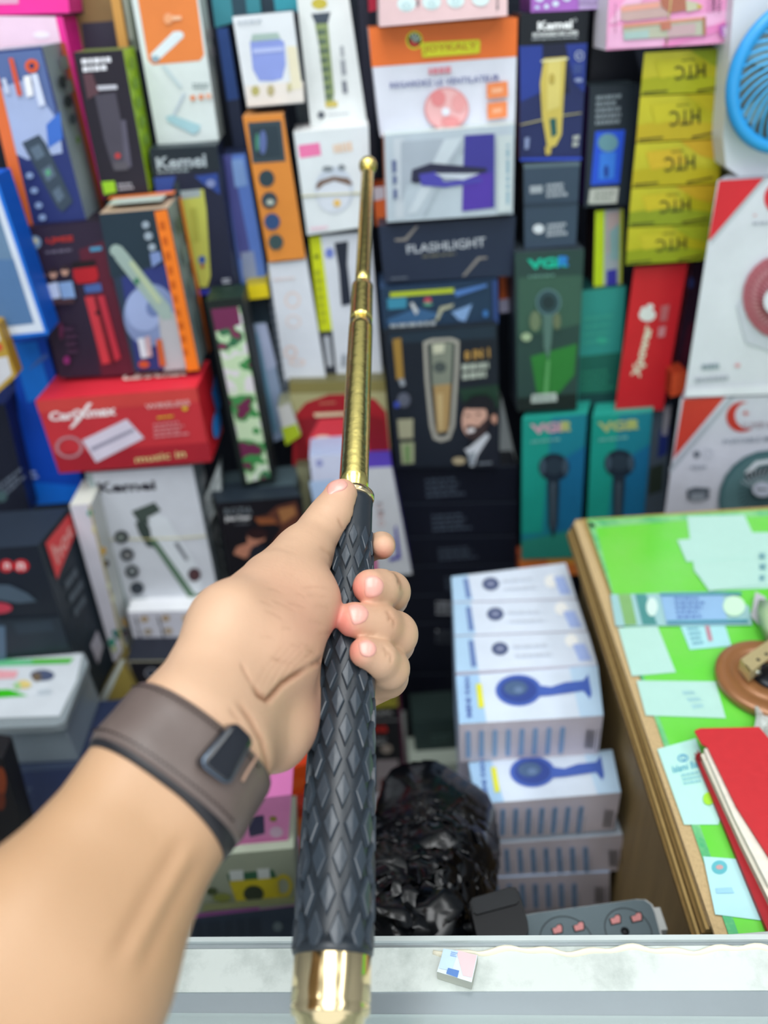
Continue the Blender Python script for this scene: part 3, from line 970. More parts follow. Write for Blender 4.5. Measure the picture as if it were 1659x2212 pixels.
carton('slim_box', 'pale slim carton with green foot right of the camouflage carton', [(600, 880), (626, 870), (650, 940), (618, 962)], 0.94, .04, 'C9C8C4', '9A9C80', prints=[
    q([(608, 925), (640, 915), (650, 940), (618, 962)], 'A8BC28')])
# --- red headset box and the two on it
sb = carton('headset_box', 'large red carton with white headset picture and white lettering', [(76, 866), (424, 838), (457, 997), (128, 1022)], 0.86, .07, 'C4343C', 'D2202E', top='DD3040', back=tuple(WZ(452, 778, WY(424, 838, .86).z) - WY(424, 838, .86)), prints=[
    q([(76, 866), (424, 838), (430, 868), (84, 892)], 'CC4440'), q([(118, 980), (452, 955), (457, 997), (128, 1022)], 'A52430'),
    t('CariXmax', [(104, 890), (250, 874), (252, 896), (108, 910)], 'F0E4E4', .04), q([(150, 924), (190, 870), (200, 870), (175, 906), (158, 924)], 'F0E4E4'),
    e(150, 965, 30, 24, 'B8848C', inner=.78), q([(178, 950), (274, 904), (312, 945), (208, 998)], 'D8CFDE'), q([(196, 966), (288, 924), (292, 930), (200, 974)], '9A94A8'),
    t('WIRELESS', [(314, 872), (410, 862), (411, 873), (316, 883)], 'E8C0BC', .01), b([(340, 897), (386, 892), (387, 900), (341, 905)], 1, 'D8B030'),
    b([(332, 912), (400, 904), (414, 938), (334, 946)], 4, 'D48488'), t("music in", [(292, 984), (400, 970), (402, 985), (294, 998)], 'E0CF90', .01), e(400, 880, 6, 5, 'D8B030'),
    q([(.3, .1), (.7, .1), (.7, .14), (.3, .14)], 'F4C8C4', 'T'), t('CariXmax', [(.5, .3), (.92, .3), (.9, .6), (.48, .6)], 'F4D0C8', .03, 'T'), b([(.12, .15), (.35, .15), (.33, .4), (.1, .4)], 1, 'F2D0C8', 'T'),
    e(.55, .72, .3, .15, '2E8CE0', 'R'), q([(.6, .3), (1, .2), (1, .62), (.7, .66)], '2E84D8', 'R')])
carton('trimmer_box', 'dark maroon trimmer carton with red trimmer and three figures, on the red carton', [(46, 494), (218, 478), (292, 808), (128, 816)], 0.905, .05, '2E2236', '241A28', prints=[
    q([(170, 540), (224, 520), (292, 808), (220, 814)], '5A1E30'), e(75, 524, 14, 15, '7E9CBA'), e(76, 520, 7, 6, 'D0C8A4'), t('LJMEE', [(100, 514), (158, 508), (160, 524), (102, 528)], 'B8322C', .03),
    b([(98, 540), (165, 532), (166, 544), (100, 550)], 1, '6A6274'), q([(194, 534), (220, 531), (221, 540), (196, 543)], '4A90B4'),
    q([(157, 570), (205, 560), (214, 595), (208, 608), (168, 612), (160, 600)], 'B41E28'), q([(155, 566), (206, 560), (208, 574), (158, 580)], '1E1418'), q([(182, 616), (218, 610), (222, 628), (186, 632)], '4864A0'),
    q([(184, 640), (206, 638), (240, 782), (222, 786)], 'C83A44'), q([(210, 638), (226, 636), (262, 772), (248, 780)], 'B83040'), q([(204, 640), (212, 640), (250, 780), (240, 782)], '5A1420'), e(212, 674, 5, 5, '2A141C'),
    e(92, 596, 8, 10, 'C89A84'), e(117, 590, 8, 10, 'C89A84'), e(142, 584, 8, 10, 'C89A84'), e(91, 588, 8, 5, '3A2A2C'), e(116, 582, 8, 5, '3A2A2C'), e(142, 576, 8, 5, '3A2A2C'),
    q([(76, 616), (100, 608), (108, 640), (88, 644)], '88A8D4'), q([(102, 612), (126, 606), (134, 640), (110, 644)], 'C4D0E8'), q([(128, 608), (158, 604), (166, 640), (138, 644)], '88A8D4'),
    q([(92, 646), (160, 640), (164, 652), (98, 656)], '4C3438'), e(122, 692, 8, 9, '8A3440'), e(135, 712, 5, 18, '5E2448'), e(147, 774, 7, 9, '8A2C70'), b([(140, 700), (165, 698), (178, 760), (150, 764)], 4, '4A2E48')])
carton('trimmer_box', 'trimmer carton with grey moon, silver trimmer and orange edge stripe, on the red carton', [(214, 462), (362, 450), (432, 796), (290, 803)], 0.895, .06, '2A3A4C', '93A4A4', top='C0A890', prints=[
    q([(262, 600), (380, 560), (420, 796), (296, 800)], '303A78'), q([(214, 462), (334, 452), (360, 560), (240, 600)], '223440'),
    e(325, 680, 58, 68, '8090B8'), e(312, 668, 40, 46, '9CACD4'), e(332, 664, 16, 20, '6C7EAC'), q([(342, 680), (386, 672), (402, 796), (356, 800)], 'B4B4B8'),
    q([(240, 536), (262, 530), (276, 546), (368, 660), (374, 688), (352, 690), (250, 560)], '9CB0A8'), e(251, 540, 13, 13, '9CB0A8'), q([(278, 566), (288, 562), (350, 650), (342, 656)], 'B6C4A0'), e(296, 606, 6, 7, '3C7C5C'),
    q([(298, 730), (312, 728), (320, 770), (306, 772)], 'D8DCE4'), q([(314, 726), (324, 724), (330, 768), (320, 770)], 'C8A8AC'), e(312, 785, 12, 8, 'C85430'), q([(338, 732), (350, 730), (360, 788), (346, 790)], 'C86030'),
    e(316, 484, 8, 8, '9AA8B4'), e(322, 508, 9, 9, '9AA8B4'), e(330, 532, 8, 8, '9AA8B4'), q([(325, 545), (346, 540), (352, 560), (330, 575)], '7C90C0'),
    q([(335, 455), (362, 450), (432, 796), (405, 799)], 'F07C20'), b([(344, 470), (356, 468), (412, 770), (400, 772)], 10, 'C85C14'),
    q(rc(.72, 0, 1, 1), 'F07E2C', 'R'), e(.35, .12, .2, .05, '4C6460', 'R'), e(.3, .46, .15, .02, '3C8060', 'R'), b(rc(.15, .2, .6, .8), 3, '7A9090', 'R'), q(rc(.0, .0, 1, .3), 'EE8444', 'T'), q(rc(.1, .3, .9, .8), 'B8C4BC', 'T')])
# --- upper left background fill
carton('slim_box', 'brown and gold carton behind the pink one at the top edge', [(155, -20), (240, -20), (262, 105), (175, 108)], 1.04, .04, '8A7048', '5A4838', prints=[q([(175, 50), (245, 45), (255, 104), (182, 106)], '3A3848'), q([(155, -20), (175, -20), (182, 30), (160, 34)], '4A3830')])
carton('slim_box', 'gold-edged slim carton at the top beside the lamp carton', [(236, -20), (256, -20), (278, 110), (258, 112)], 1.02, .04, 'D09A50', 'A87A40')
carton('slim_box', 'grey-green slim carton at the top touching the lamp carton', [(258, -20), (280, -20), (300, 110), (280, 112)], 1.03, .04, '6A7468', '484C44', prints=[q(rc(.2, .1, .6, .8), 'A8B0A4')])
carton('slim_box', 'teal carton at the top edge above the gadget carton', [(455, -20), (560, -20), (565, 30), (465, 60)], 1.05, .04, '3E8C98', '28545C', prints=[q(rc(.4, 0, .7, 1), '2E4A58')])
carton('slim_box', 'bright teal carton at the top edge left of the shaver carton', [(562, -20), (640, -20), (645, 26), (568, 30)], 1.05, .04, '3CA0B0', '28545C', prints=[q(rc(0, 0, .35, 1), '2A3C48')])
carton('slim_box', 'dark carton behind the gadget carton, left of the shaver', [(610, 60), (668, 30), (690, 282), (650, 300)], 1.035, .04, '5C6A70', '38424A')
# --- lower left
carton('phone_box', 'bright blue carton with small white print at the left', [(24, 742), (100, 734), (188, 1082), (60, 1092)], 0.93, .06, '1450C8', '0E3CA8', top='2058C8', prints=[
    q([(24, 742), (80, 738), (110, 850), (60, 870)], '2084F0'), q([(60, 1040), (180, 1050), (188, 1082), (60, 1092)], '1878EC'), q([(82, 775), (100, 762), (104, 772), (60, 800)], '5078C8'),
    b([(52, 1016), (82, 1014), (84, 1034), (54, 1036)], 2, 'B8CCF0')])
carton('slim_box', 'dark navy carton with slanted white handwriting-like print, left edge', [(-80, 885), (10, 872), (66, 1105), (-60, 1130)], 0.90, .06, '1C2030', '283468', prints=[
    b([(-10, 1050), (48, 1005), (58, 1030), (0, 1085)], 3, '6A7484'), e(4, 1072, 12, 12, '4A6468')])
carton('snack_packet', 'gold-rimmed white packet at the far left edge', [(-60, 690), (-4, 700), (36, 812), (-60, 900)], 0.84, .02, 'B8963C', 'A88430', prints=[
    q([(-50, 780), (16, 770), (26, 808), (-50, 880)], 'D0D0D4'), e(-2, 750, 8, 8, 'D05038'), q([(-50, 715), (-5, 712), (2, 735), (-50, 745)], 'E0DCD0')], cat='packet')
kb = carton('clipper_box', 'white carton picturing a white hair clipper under the red headset carton', [(184, 1022), (415, 1006), (476, 1306), (272, 1320)], 0.875, .06, 'D3D7DE', '7E8A90', prints=[
    q([(186, 1024), (198, 1022), (280, 1318), (272, 1320)], '9CACAC'),
    t('Kemei', [(208, 1042), (334, 1036), (338, 1058), (212, 1066)], '32303A', .035),
    q([(284, 1104), (334, 1084), (348, 1102), (330, 1112), (322, 1130), (300, 1128)], '46524C'), q([(292, 1128), (312, 1122), (340, 1164), (335, 1182), (318, 1180), (300, 1150)], '3C4844'),
    q([(320, 1116), (340, 1110), (360, 1116), (425, 1220), (438, 1262), (430, 1282), (416, 1288), (400, 1270), (330, 1172)], 'DDE3E8'),
    q([(322, 1164), (334, 1160), (420, 1280), (436, 1284), (444, 1272), (440, 1292), (424, 1300), (408, 1290)], '5E7A64'), e(420, 1240, 14, 15, '4E3C44'), e(421, 1240, 8, 9, '5A3A3C'),
    q([(376, 1172), (384, 1168), (408, 1206), (402, 1210)], '7C8088'),
    e(263, 1158, 16, 14, '3C4244'), e(275, 1196, 15, 14, '3A4048'), e(286, 1232, 15, 14, '33383E'), e(297, 1268, 15, 14, '3A424A'), e(262, 1158, 8, 5, '8A948C'), e(276, 1196, 8, 5, '9A9A98'), e(287, 1230, 7, 5, 'A0A8A8'),
    b([(284, 1286), (320, 1284), (324, 1304), (288, 1306)], 3, 'ABB4B8'), b(rc(.2, .1, .8, .6), 4, 'B8BCBE', 'R')])
carton('slim_box', 'white folded carton flap right of the white clipper carton', [(424, 1120), (474, 1000), (478, 1060), (452, 1140)], 0.90, .02, 'B8BFBE', '8A9494', prints=[b([(436, 1110), (470, 1020), (474, 1060), (450, 1130)], 3, '6C7478')])
carton('small_box', 'small white carton with gold round pictures, under the clipper carton', [(275, 1322), (442, 1318), (450, 1378), (290, 1384)], 0.845, .06, 'D6D6E0', 'B8B8C4', top='EDEFF4', prints=[
    e(312, 1337, 9, 7, 'B49A78'), e(358, 1335, 9, 7, 'B49A78'), e(320, 1364, 9, 7, '9A8A78'), e(364, 1362, 9, 7, 'B8A488'), e(402, 1334, 9, 7, 'D0B498'), e(410, 1362, 8, 7, 'CBB49C'),
    e(312, 1337, 5, 4, 'C8B08C'), e(320, 1364, 5, 4, 'C4B8A4'), b([(291, 1330), (293, 1330), (300, 1352), (297, 1352)], 1, '20242C'), q([(291, 1329), (294, 1329), (300, 1350), (297, 1350)], '2E323A'), q([(297, 1354), (300, 1354), (306, 1376), (303, 1376)], '2E323A'),
    q([(340, 1328), (343, 1328), (349, 1350), (346, 1350)], '2E323A'), q([(348, 1353), (351, 1353), (356, 1374), (353, 1374)], '2E323A')])
zb = WY(275, 1424, .80).z
carton('speaker_box', 'black carton with a grey ring print above the wristband', [(274, 1426), (440, 1424), (470, 1620), (330, 1620)], 0.80, .06, '1C1C24', '181820', top='262A36', prints=[
    e(327, 1454, 14, 11, 'B0B0BC', inner=.84), e(327, 1454, 9, 7, '3A4450'), q([(275, 1426), (278, 1426), (300, 1505), (297, 1506)], '9A968A'), q([(276, 1426), (360, 1425), (361, 1428), (276, 1429)], 'B8B4A0')])
carton('floral_box', 'white carton edge with teal and gold leaf pattern beside the black appliance carton', [(150, 1092), (196, 1088), (275, 1424), (246, 1430)], 0.835, .06, 'D4D2DC', 'C8CCC8', top='D8DAD0', prints=[
    e(250, 1366, 9, 6, '1E7A74'), e(262, 1362, 8, 6, '1E7A74'), e(256, 1374, 8, 6, '1E6A68'), q([(262, 1358), (276, 1360), (278, 1372), (270, 1380)], '4A4048'), q([(262, 1330), (270, 1336), (276, 1352), (266, 1350)], 'A8843C'),
    e(242, 1386, 7, 10, '3C9A84'), e(270, 1396, 7, 7, 'C4C89A'), e(247, 1400, 6, 7, 'BCC890'), e(224, 1188, 6, 9, 'B89038'), e(230, 1215, 7, 8, '3A343C'), e(196, 1106, 7, 7, '3A9A90'),
    q([(192, 1090), (196, 1088), (272, 1400), (268, 1410)], 'B0A678'), e(204, 1140, 4, 10, 'D0CCA0'), e(236, 1262, 4, 8, 'D4D4B0'), e(245, 1290, 4, 8, 'D8D8B8')])
carton('cream_box', 'cream and gold carton standing left of the wristband', [(200, 1535), (262, 1424), (300, 1500), (228, 1590)], 0.79, .03, 'A8954C', '8A7A40', prints=[
    q([(200, 1535), (262, 1424), (270, 1424), (216, 1545)], 'D0D8D0')])
ap = WY(81, 1178, .765)
carton('appliance_box', 'black carton with grey iron picture and red letters, left edge', [(-120, 1192), (81, 1178), (196, 1530), (-40, 1560)], 0.765, .1, '1E2430', '2A343E', top='2A3442', back=tuple(WZ(148, 1096, ap.z) - ap), prints=[
    e(14, 1222, 15, 14, 'C83038'), e(46, 1222, 17, 14, 'D03038'), t('n', [(10, 1215), (22, 1215), (22, 1228), (10, 1228)], 'F0D8D8', .03), t('n', [(38, 1214), (54, 1214), (54, 1230), (38, 1230)], 'F0D8D8', .03),
    q([(-60, 1262), (20, 1262), (60, 1280), (80, 1298), (40, 1302), (-60, 1285)], '4E5E6E'), e(-5, 1312, 32, 12, 'C84054'), q([(-60, 1340), (130, 1330), (150, 1400), (-40, 1420)], '28323E'),
    q([(-20, 1350), (12, 1350), (14, 1440), (-18, 1445)], '5A7088'), q([(30, 1345), (110, 1338), (120, 1360), (40, 1368)], '303C4A'),
    q([(.15, .02), (.95, .02), (.95, .13), (.15, .22)], 'E84A4C', 'R'), t('hot', [(.25, .06), (.88, .05), (.88, .12), (.28, .17)], 'F4B0A8', .02, 'R'), b(rc(.3, .25, .8, .5), 3, '5A6670', 'R'), q([(.45, .70), (.75, .68), (.8, .80), (.5, .84)], 'B8B4C0', 'R')])
# --- clear plastic container with label
cz = 0.80
lidq = [(-60, 1420), (178, 1412), (165, 1470), (128, 1546), (-60, 1552)]
cont = thing('plastic_container', WZ(60, 1500, cz - .1), 'clear plastic container with a green and white label, lower left', 'container')
m_ = MB()
m_.prism([WZ(x, y, cz) for x, y in [(-80, 1418), (180, 1410), (190, 1430), (140, 1560), (120, 1568), (-80, 1575)]], (0, 0, -.012), mat('B9C6CC', 0.15, 0, 0.5, 0.04, 20, trans=.5))
m_.build('lid', cont, bevel=.003)
m_ = MB()
c_ = [WZ(x, y, cz + .0008) for x, y in lidq]
m_.prism(c_, (0, 0, -.0006), card('CBD2D8'))
F_c = {'F': [WZ(x, y, cz + .0008) for x, y in [(-60, 1420), (178, 1412), (128, 1546), (-60, 1552)]], 'mid': WZ(60, 1480, cz - .2)}
prints_on(m_, F_c, [q([(-60, 1426), (160, 1422), (150, 1434), (-60, 1442)], '62B884'), q([(70, 1424), (160, 1422), (150, 1432), (70, 1434)], '4CB028'), q([(-60, 1446), (40, 1450), (34, 1466), (-60, 1470)], 'E0A0A8'),
                    q([(-60, 1492), (20, 1490), (60, 1504), (-60, 1512)], '36B418'), e(92, 1460, 26, 12, '4A5470'), e(80, 1464, 10, 10, '6A5C4A'), e(52, 1480, 16, 9, 'D8C47C'), e(38, 1484, 8, 8, '9CC890'), b([(85, 1490), (120, 1488), (115, 1502), (80, 1504)], 2, 'C4D0D8')])
m_.build('label', cont)['label'] = 'green and white printed label'
m_ = MB()
bp_ = [WZ(x, y, cz - .012) for x, y in [(-80, 1424), (176, 1418), (186, 1436), (136, 1564), (-80, 1576)]]
m_.prism(bp_, (0, 0, -.069), mat('A4B4C0', 0.2, 0, 0.5, 0.1, 20, trans=.35))
m_.build('body', cont, bevel=.003)
carton('dark_carton', 'dark blue carton below the clear plastic container', [(-60, 1668), (240, 1640), (250, 1754), (-40, 1794)], 0.655, .1, '34406A', '2A3450', prints=[b([(40, 1700), (70, 1698), (72, 1716), (42, 1718)], 2, '5C6C88'), q([(-60, 1660), (240, 1640), (240, 1652), (-60, 1676)], '4C5C7C')])
carton('dark_carton', 'slate blue carton lowest in the left corner pile', [(-60, 1805), (230, 1762), (240, 1900), (-40, 1960)], 0.655, .1, '2A325C', '283048', prints=[q([(-60, 1810), (230, 1766), (230, 1774), (-60, 1820)], '44507A')])
carton('snack_pack', 'black packet with an orange print at the lower left edge', [(-60, 1630), (4, 1640), (60, 1830), (-60, 1830)], 0.56, .03, '1E1C20', '18181C', prints=[e(0, 1690, 14, 34, '8A4024'), e(2, 1730, 10, 20, '6A3020')], cat='packet')
# --- hair dryer box
rz = WY(470, 1087, .87)
carton('hairdryer_box', 'black carton with a long-haired woman picture beside the thumb', [(470, 1087), (652, 1072), (680, 1330), (512, 1340)], 0.87, .06, '17151B', '15161C', top='26303A', left='1E2226', back=(-.022, .05, 0), prints=[
    t('ROZIA', [(484, 1098), (544, 1094), (545, 1109), (486, 1113)], '6A7278', .015), t('Hair Dryer', [(491, 1116), (541, 1112), (542, 1124), (492, 1127)], 'F2F2F4', .02), q([(487, 1115), (489, 1115), (490, 1128), (488, 1128)], 'F2F2F4'),
    q([(545, 1118), (575, 1112), (600, 1092), (640, 1082), (648, 1110), (640, 1150), (600, 1180), (585, 1178), (610, 1140), (590, 1128)], '5A3428'), q([(600, 1100), (635, 1092), (640, 1110), (610, 1130)], '9A6840'), q([(550, 1118), (590, 1118), (600, 1130), (560, 1132)], '8A5030'),
    q([(534, 1150), (560, 1148), (574, 1160), (570, 1168), (560, 1170), (552, 1185), (530, 1205), (505, 1195), (512, 1180), (535, 1172)], 'B87C64'), e(556, 1152, 22, 12, '2C1A1C'), e(560, 1196, 22, 22, '20222C'),
    b([(508, 1128), (540, 1126), (540, 1130), (508, 1132)], 1, '6A6E74'),
    e(.5, .1, .3, .04, '9AA09C', 'L', inner=.5), b(rc(.15, .2, .85, .8), 6, '8A8E8E', 'L', .6)])
carton('slim_box', 'dark grey-green carton on top of the woman-picture carton', [(470, 1062), (640, 1046), (648, 1070), (472, 1086)], 0.90, .05, '3A474C', '2C363A', top='44545A', prints=[b([(500, 1066), (560, 1060), (561, 1074), (502, 1080)], 1, '8A9A94'), e(620, 1056, 8, 6, '8EA8A8')])
carton('slim_box', 'olive slim carton peeking between the black cartons and the shaft', [(640, 1010), (668, 1008), (672, 1110), (656, 1120)], 0.93, .05, '8A8A6C', '5E5E48')
carton('lilac_box', 'pale lilac carton with blue shading left of the thumb', [(668, 986), (745, 980), (760, 1110), (682, 1115)], 0.90, .05, 'D3D8EE', 'A8B8D8', prints=[q([(668, 1040), (720, 1036), (728, 1110), (682, 1112)], 'B4CCEC'), e(690, 1000, 8, 8, '9AA0D0')])
carton('grooming_box', 'white carton with purple border and small red icons right of the handle top', [(770, 1012), (846, 1008), (890, 1240), (800, 1246)], 0.905, .05, 'C8CACE', '4A3CA0', prints=[
    e(819, 1093, 6, 6, 'C07868', inner=.8), e(822, 1112, 6, 6, 'C07868', inner=.8), e(824, 1130, 6, 6, 'C07868', inner=.8), e(822, 1112, 2, 2, 'A03028'), b([(814, 1084), (828, 1083), (828, 1088), (814, 1089)], 1, '54545E'), b([(816, 1102), (830, 1101), (830, 1106), (816, 1107)], 1, '54545E'),
    q([(840, 1204), (858, 1200), (852, 1140), (856, 1132), (866, 1205), (842, 1212)], '3C34A0'), q([(806, 1180), (812, 1180), (816, 1240), (806, 1242)], 'C83A80')])
carton('juicer_box', 'black juicer carton with red lettering between handle and black cartons', [(760, 1480), (862, 1470), (880, 1740), (790, 1750)], 0.88, .05, '191A20', '5A2040', prints=[
    q([(806, 1500), (858, 1496), (860, 1526), (808, 1530)], 'A8A038'), e(838, 1513, 18, 9, '2A2A20', inner=.86), t('STEEL BOWL', [(790, 1538), (848, 1535), (848, 1543), (790, 1546)], 'D8D8D8', .01), q([(790, 1556), (870, 1553), (870, 1555), (790, 1558)], '9A9A9C'),
    t('na', [(808, 1568), (836, 1566), (837, 1580), (809, 1582)], 'C82C24', .03), t('Juice', [(812, 1592), (834, 1591), (834, 1597), (812, 1598)], 'D8D8DC', .01), t('Blender', [(808, 1600), (834, 1599), (834, 1605), (808, 1606)], 'D8D8DC', .01),
    e(835, 1616, 12, 10, 'A89A90'), q([(810, 1640), (860, 1638), (866, 1736), (812, 1738)], 'A4989C'), q([(820, 1680), (836, 1678), (838, 1710), (824, 1712)], '5C2C30'), e(862, 1705, 5, 5, 'B0A040'), q([(858, 1480), (862, 1480), (880, 1700), (874, 1700)], '6A2448')])
# --- below the hand: orange, pink, green cartons
carton('toy_box', 'bright orange-red carton tucked behind the handle below the wrist', [(585, 1668), (665, 1650), (665, 1750), (640, 1760)], 0.66, .05, 'E85418', 'C83A14', prints=[q([(600, 1690), (660, 1680), (660, 1700), (605, 1710)], 'F0662A')])
carton('toy_box', 'orange and dark red carton standing at the left edge of the handle', [(628, 1745), (670, 1740), (680, 2018), (640, 2018)], 0.64, .04, 'C03A1C', '7A2014', prints=[q([(634, 1770), (660, 1765), (660, 1850), (642, 1855)], 'E87A34')])
carton('toy_box', 'pink carton with a dark gadget picture right of the wristband', [(520, 1730), (630, 1716), (622, 1828), (500, 1842)], 0.47, .06, 'E08CC0', 'C870A8', prints=[
    q([(530, 1765), (570, 1760), (572, 1800), (540, 1808)], '3C3A58'), e(590, 1768, 8, 6, '8A8038'), e(597, 1796, 14, 12, 'D8B8D0'), q([(500, 1815), (622, 1808), (622, 1822), (500, 1830)], 'D878B4')])
carton('toy_box', 'pale green carton with a yellow mug picture low behind the arm', [(435, 1850), (634, 1832), (640, 1954), (408, 1982)], 0.46, .06, 'A3AC96', '8A9480', top='A4B09C', prints=[
    q([(490, 1888), (590, 1878), (600, 1900), (496, 1908)], '35684A'), q([(495, 1880), (525, 1878), (527, 1900), (498, 1902)], 'D8E0DC'), q([(555, 1876), (582, 1874), (584, 1896), (558, 1898)], 'D8E0DC'),
    q([(495, 1902), (600, 1894), (606, 1946), (512, 1952)], 'D0C024'), e(612, 1912, 20, 26, 'C8B830', inner=.62), e(548, 1928, 22, 18, '36402C'), q([(440, 1950), (640, 1932), (640, 1946), (436, 1966)], '9AA070'), e(458, 1922, 12, 8, '4C5A34'), e(480, 1935, 20, 9, '8A9440')])
carton('toy_box', 'dark slate carton with pink top edge nearest the counter, left of the handle', [(408, 1984), (640, 1956), (660, 2300), (412, 2315)], 0.46, .08, '38465A', '26303C', top='C070B8', prints=[
    q([(408, 1974), (560, 1958), (560, 1964), (408, 1984)], 'A85CA8'), b([(420, 1990), (610, 1975), (612, 2020), (422, 2024)], 1, '2C384A', gap=.1), e(600, 2000, 10, 10, '7C8C94')])
carton('toy_box', 'grey-white carton between handle and black bag', [(800, 1776), (875, 1774), (874, 1912), (800, 1914)], 0.72, .05, 'BDBDC0', '9A9A9E')
# --- stack of black cartons, centre
rowsB = [(1010, 1085), (1088, 1158), (1161, 1220), (1223, 1283), (1286, 1343), (1346, 1452), (1456, 1556), (1560, 1638)]
for i, (y0, y1) in enumerate(rowsB):
    def lx(y): return 848 + (y - 1010) * .055
    def rx(y): return 1118 - (y - 1010) * .010
    lab = ['topmost of the stack', 'second from top', 'third from top', 'fourth from top', 'fifth from top, beside the knuckles', 'sixth from top', 'second from bottom', 'bottom of the stack'][i]
    xs = lx(y0)
    pr = [q([(lx(y0), y0), (rx(y0), y0 - 4), (rx(y0), y0 - 2.5), (lx(y0), y0 + 1.5)], '3E4654')]
    if i < 4:
        x0 = 918 + i * 14
        pr.append(b([(x0, y0 + 22), (x0 + 85, y0 + 16), (x0 + 88, y1 - 14), (x0 + 3, y1 - 8)], 4, '4A5462', gap=.5))
    if i in (4, 5):
        for k, w_ in enumerate(('Alleviates', 'Enhances', 'Improves', 'Increases')):
            yy = y0 + 12 + k * 7.4 if i == 4 else y0 + 14 + k * 7.4
            pr += [e(944, yy + 2.5, 2.2, 1.8, 'D8DCE4' if i == 4 or k == 0 else '6A7078'), t(w_, [(949, yy), (985, yy - 1), (985, yy + 4.6), (949, yy + 5.6)], 'D8DCE4' if i == 4 else '5A6068', .012)]
    carton('massager_box', 'black flat carton, ' + lab + ' behind the fingers', [(lx(y0), y0 + 3), (rx(y0), y0 - 3), (rx(y1), y1 - 4), (lx(y1), y1 + 2)], 0.955, .08, '161925', '1E2028', prints=pr, group='black massager cartons in the centre stack')
carton('small_box', 'dark green carton at the foot of the black carton stack', [(890, 1560), (985, 1552), (990, 1640), (900, 1648)], 0.86, .06, '2C4040', '22302E', prints=[b([(930, 1585), (980, 1580), (980, 1600), (932, 1604)], 2, '48605C')])
carton('small_box', 'pale green-white carton above the black plastic bag', [(885, 1656), (1000, 1648), (1004, 1730), (890, 1740)], 0.83, .06, 'C2CEC0', 'A2ACA0')

# --- upper right of the baton
carton('massager_box', 'pale pink carton with round white icons at the top centre', [(818, -60), (1096, -60), (1096, 34), (820, 58)], 0.93, .06, 'E8C6C8', 'D8D4D4', prints=[
    e(878, 8, 20, 17, 'DDF0F0'), e(932, 4, 20, 17, 'DDF0F0'), e(984, 0, 19, 17, 'DDF0F0'), e(1038, -4, 19, 17, 'DDF0F0'), e(878, 12, 10, 8, 'C4DCE0', inner=.6), e(932, 8, 9, 7, 'C4DCE0', inner=.6), e(984, 3, 9, 7, 'C4DCE0', inner=.6),
    t('MADE IN', [(1071, 20), (1071, -20), (1077, -20), (1077, 20)], '6A6468', .01), b([(900, 20), (906, 20), (906, -10), (900, -10)], 1, '54505A')])
carton('slim_box', 'small dark red carton edge at the top, right of the baton line', [(794, -60), (812, -60), (814, 22), (797, 26)], 0.99, .05, 'A82038', '801828')
carton('fan_box', 'orange and white carton with a pale red fan picture, top centre', [(796, 62), (1118, 38), (1112, 274), (822, 296)], 0.955, .06, 'DADCE8', 'C8CCD8', top='D87038', prints=[
    q([(796, 62), (1118, 38), (1116, 122), (803, 145)], 'E97330'), e(895, 87, 18, 20, 'E4DC2C'), e(895, 87, 14.5, 16, '1C4A2C'), q([(883, 82), (886, 98), (900, 103), (907, 95), (893, 92)], 'C8342A'),
    q([(895, 92), (886, 76), (889, 74)], 'D8E4DC'), q([(895, 92), (893, 72), (896, 72)], 'D8E4DC'), q([(895, 92), (900, 74), (903, 76)], 'D8E4DC'), q([(895, 92), (906, 80), (908, 83)], 'D8E4DC'),
    q([(908, 92), (1034, 85), (1037, 90), (1036, 112), (1032, 115), (912, 124)], 'D6D42A'), t('JOYKALY', [(914, 99), (1030, 90), (1030, 110), (914, 117)], 'B4761E', .01),
    b([(925, 146), (985, 140), (985, 158), (926, 162)], 1, 'D88A96', gap=.2),
    t('REGARDEZ LE VENTILATEUR', [(842, 178), (1078, 160), (1079, 174), (843, 190)], '4A5494', .01),
    e(964, 234, 48, 46, 'ECB4B4'), e(964, 234, 48, 46, 'DE8E90', inner=.93), e(946, 212, 16, 18, 'E48A8C'), e(990, 222, 15, 20, 'E8A0A0'), e(972, 262, 20, 12, 'E49494'), e(962, 240, 9, 9, 'E6E8F4'),
    q([(1050, 180), (1095, 174), (1096, 208), (1051, 213)], 'EE8A52'), q([(1051, 222), (1094, 217), (1094, 252), (1052, 257)], 'EE8A52'), q([(1060, 190), (1084, 187), (1084, 198), (1061, 201)], 'F4B08A'), q([(1062, 234), (1082, 231), (1082, 241), (1063, 244)], 'F4B08A')])
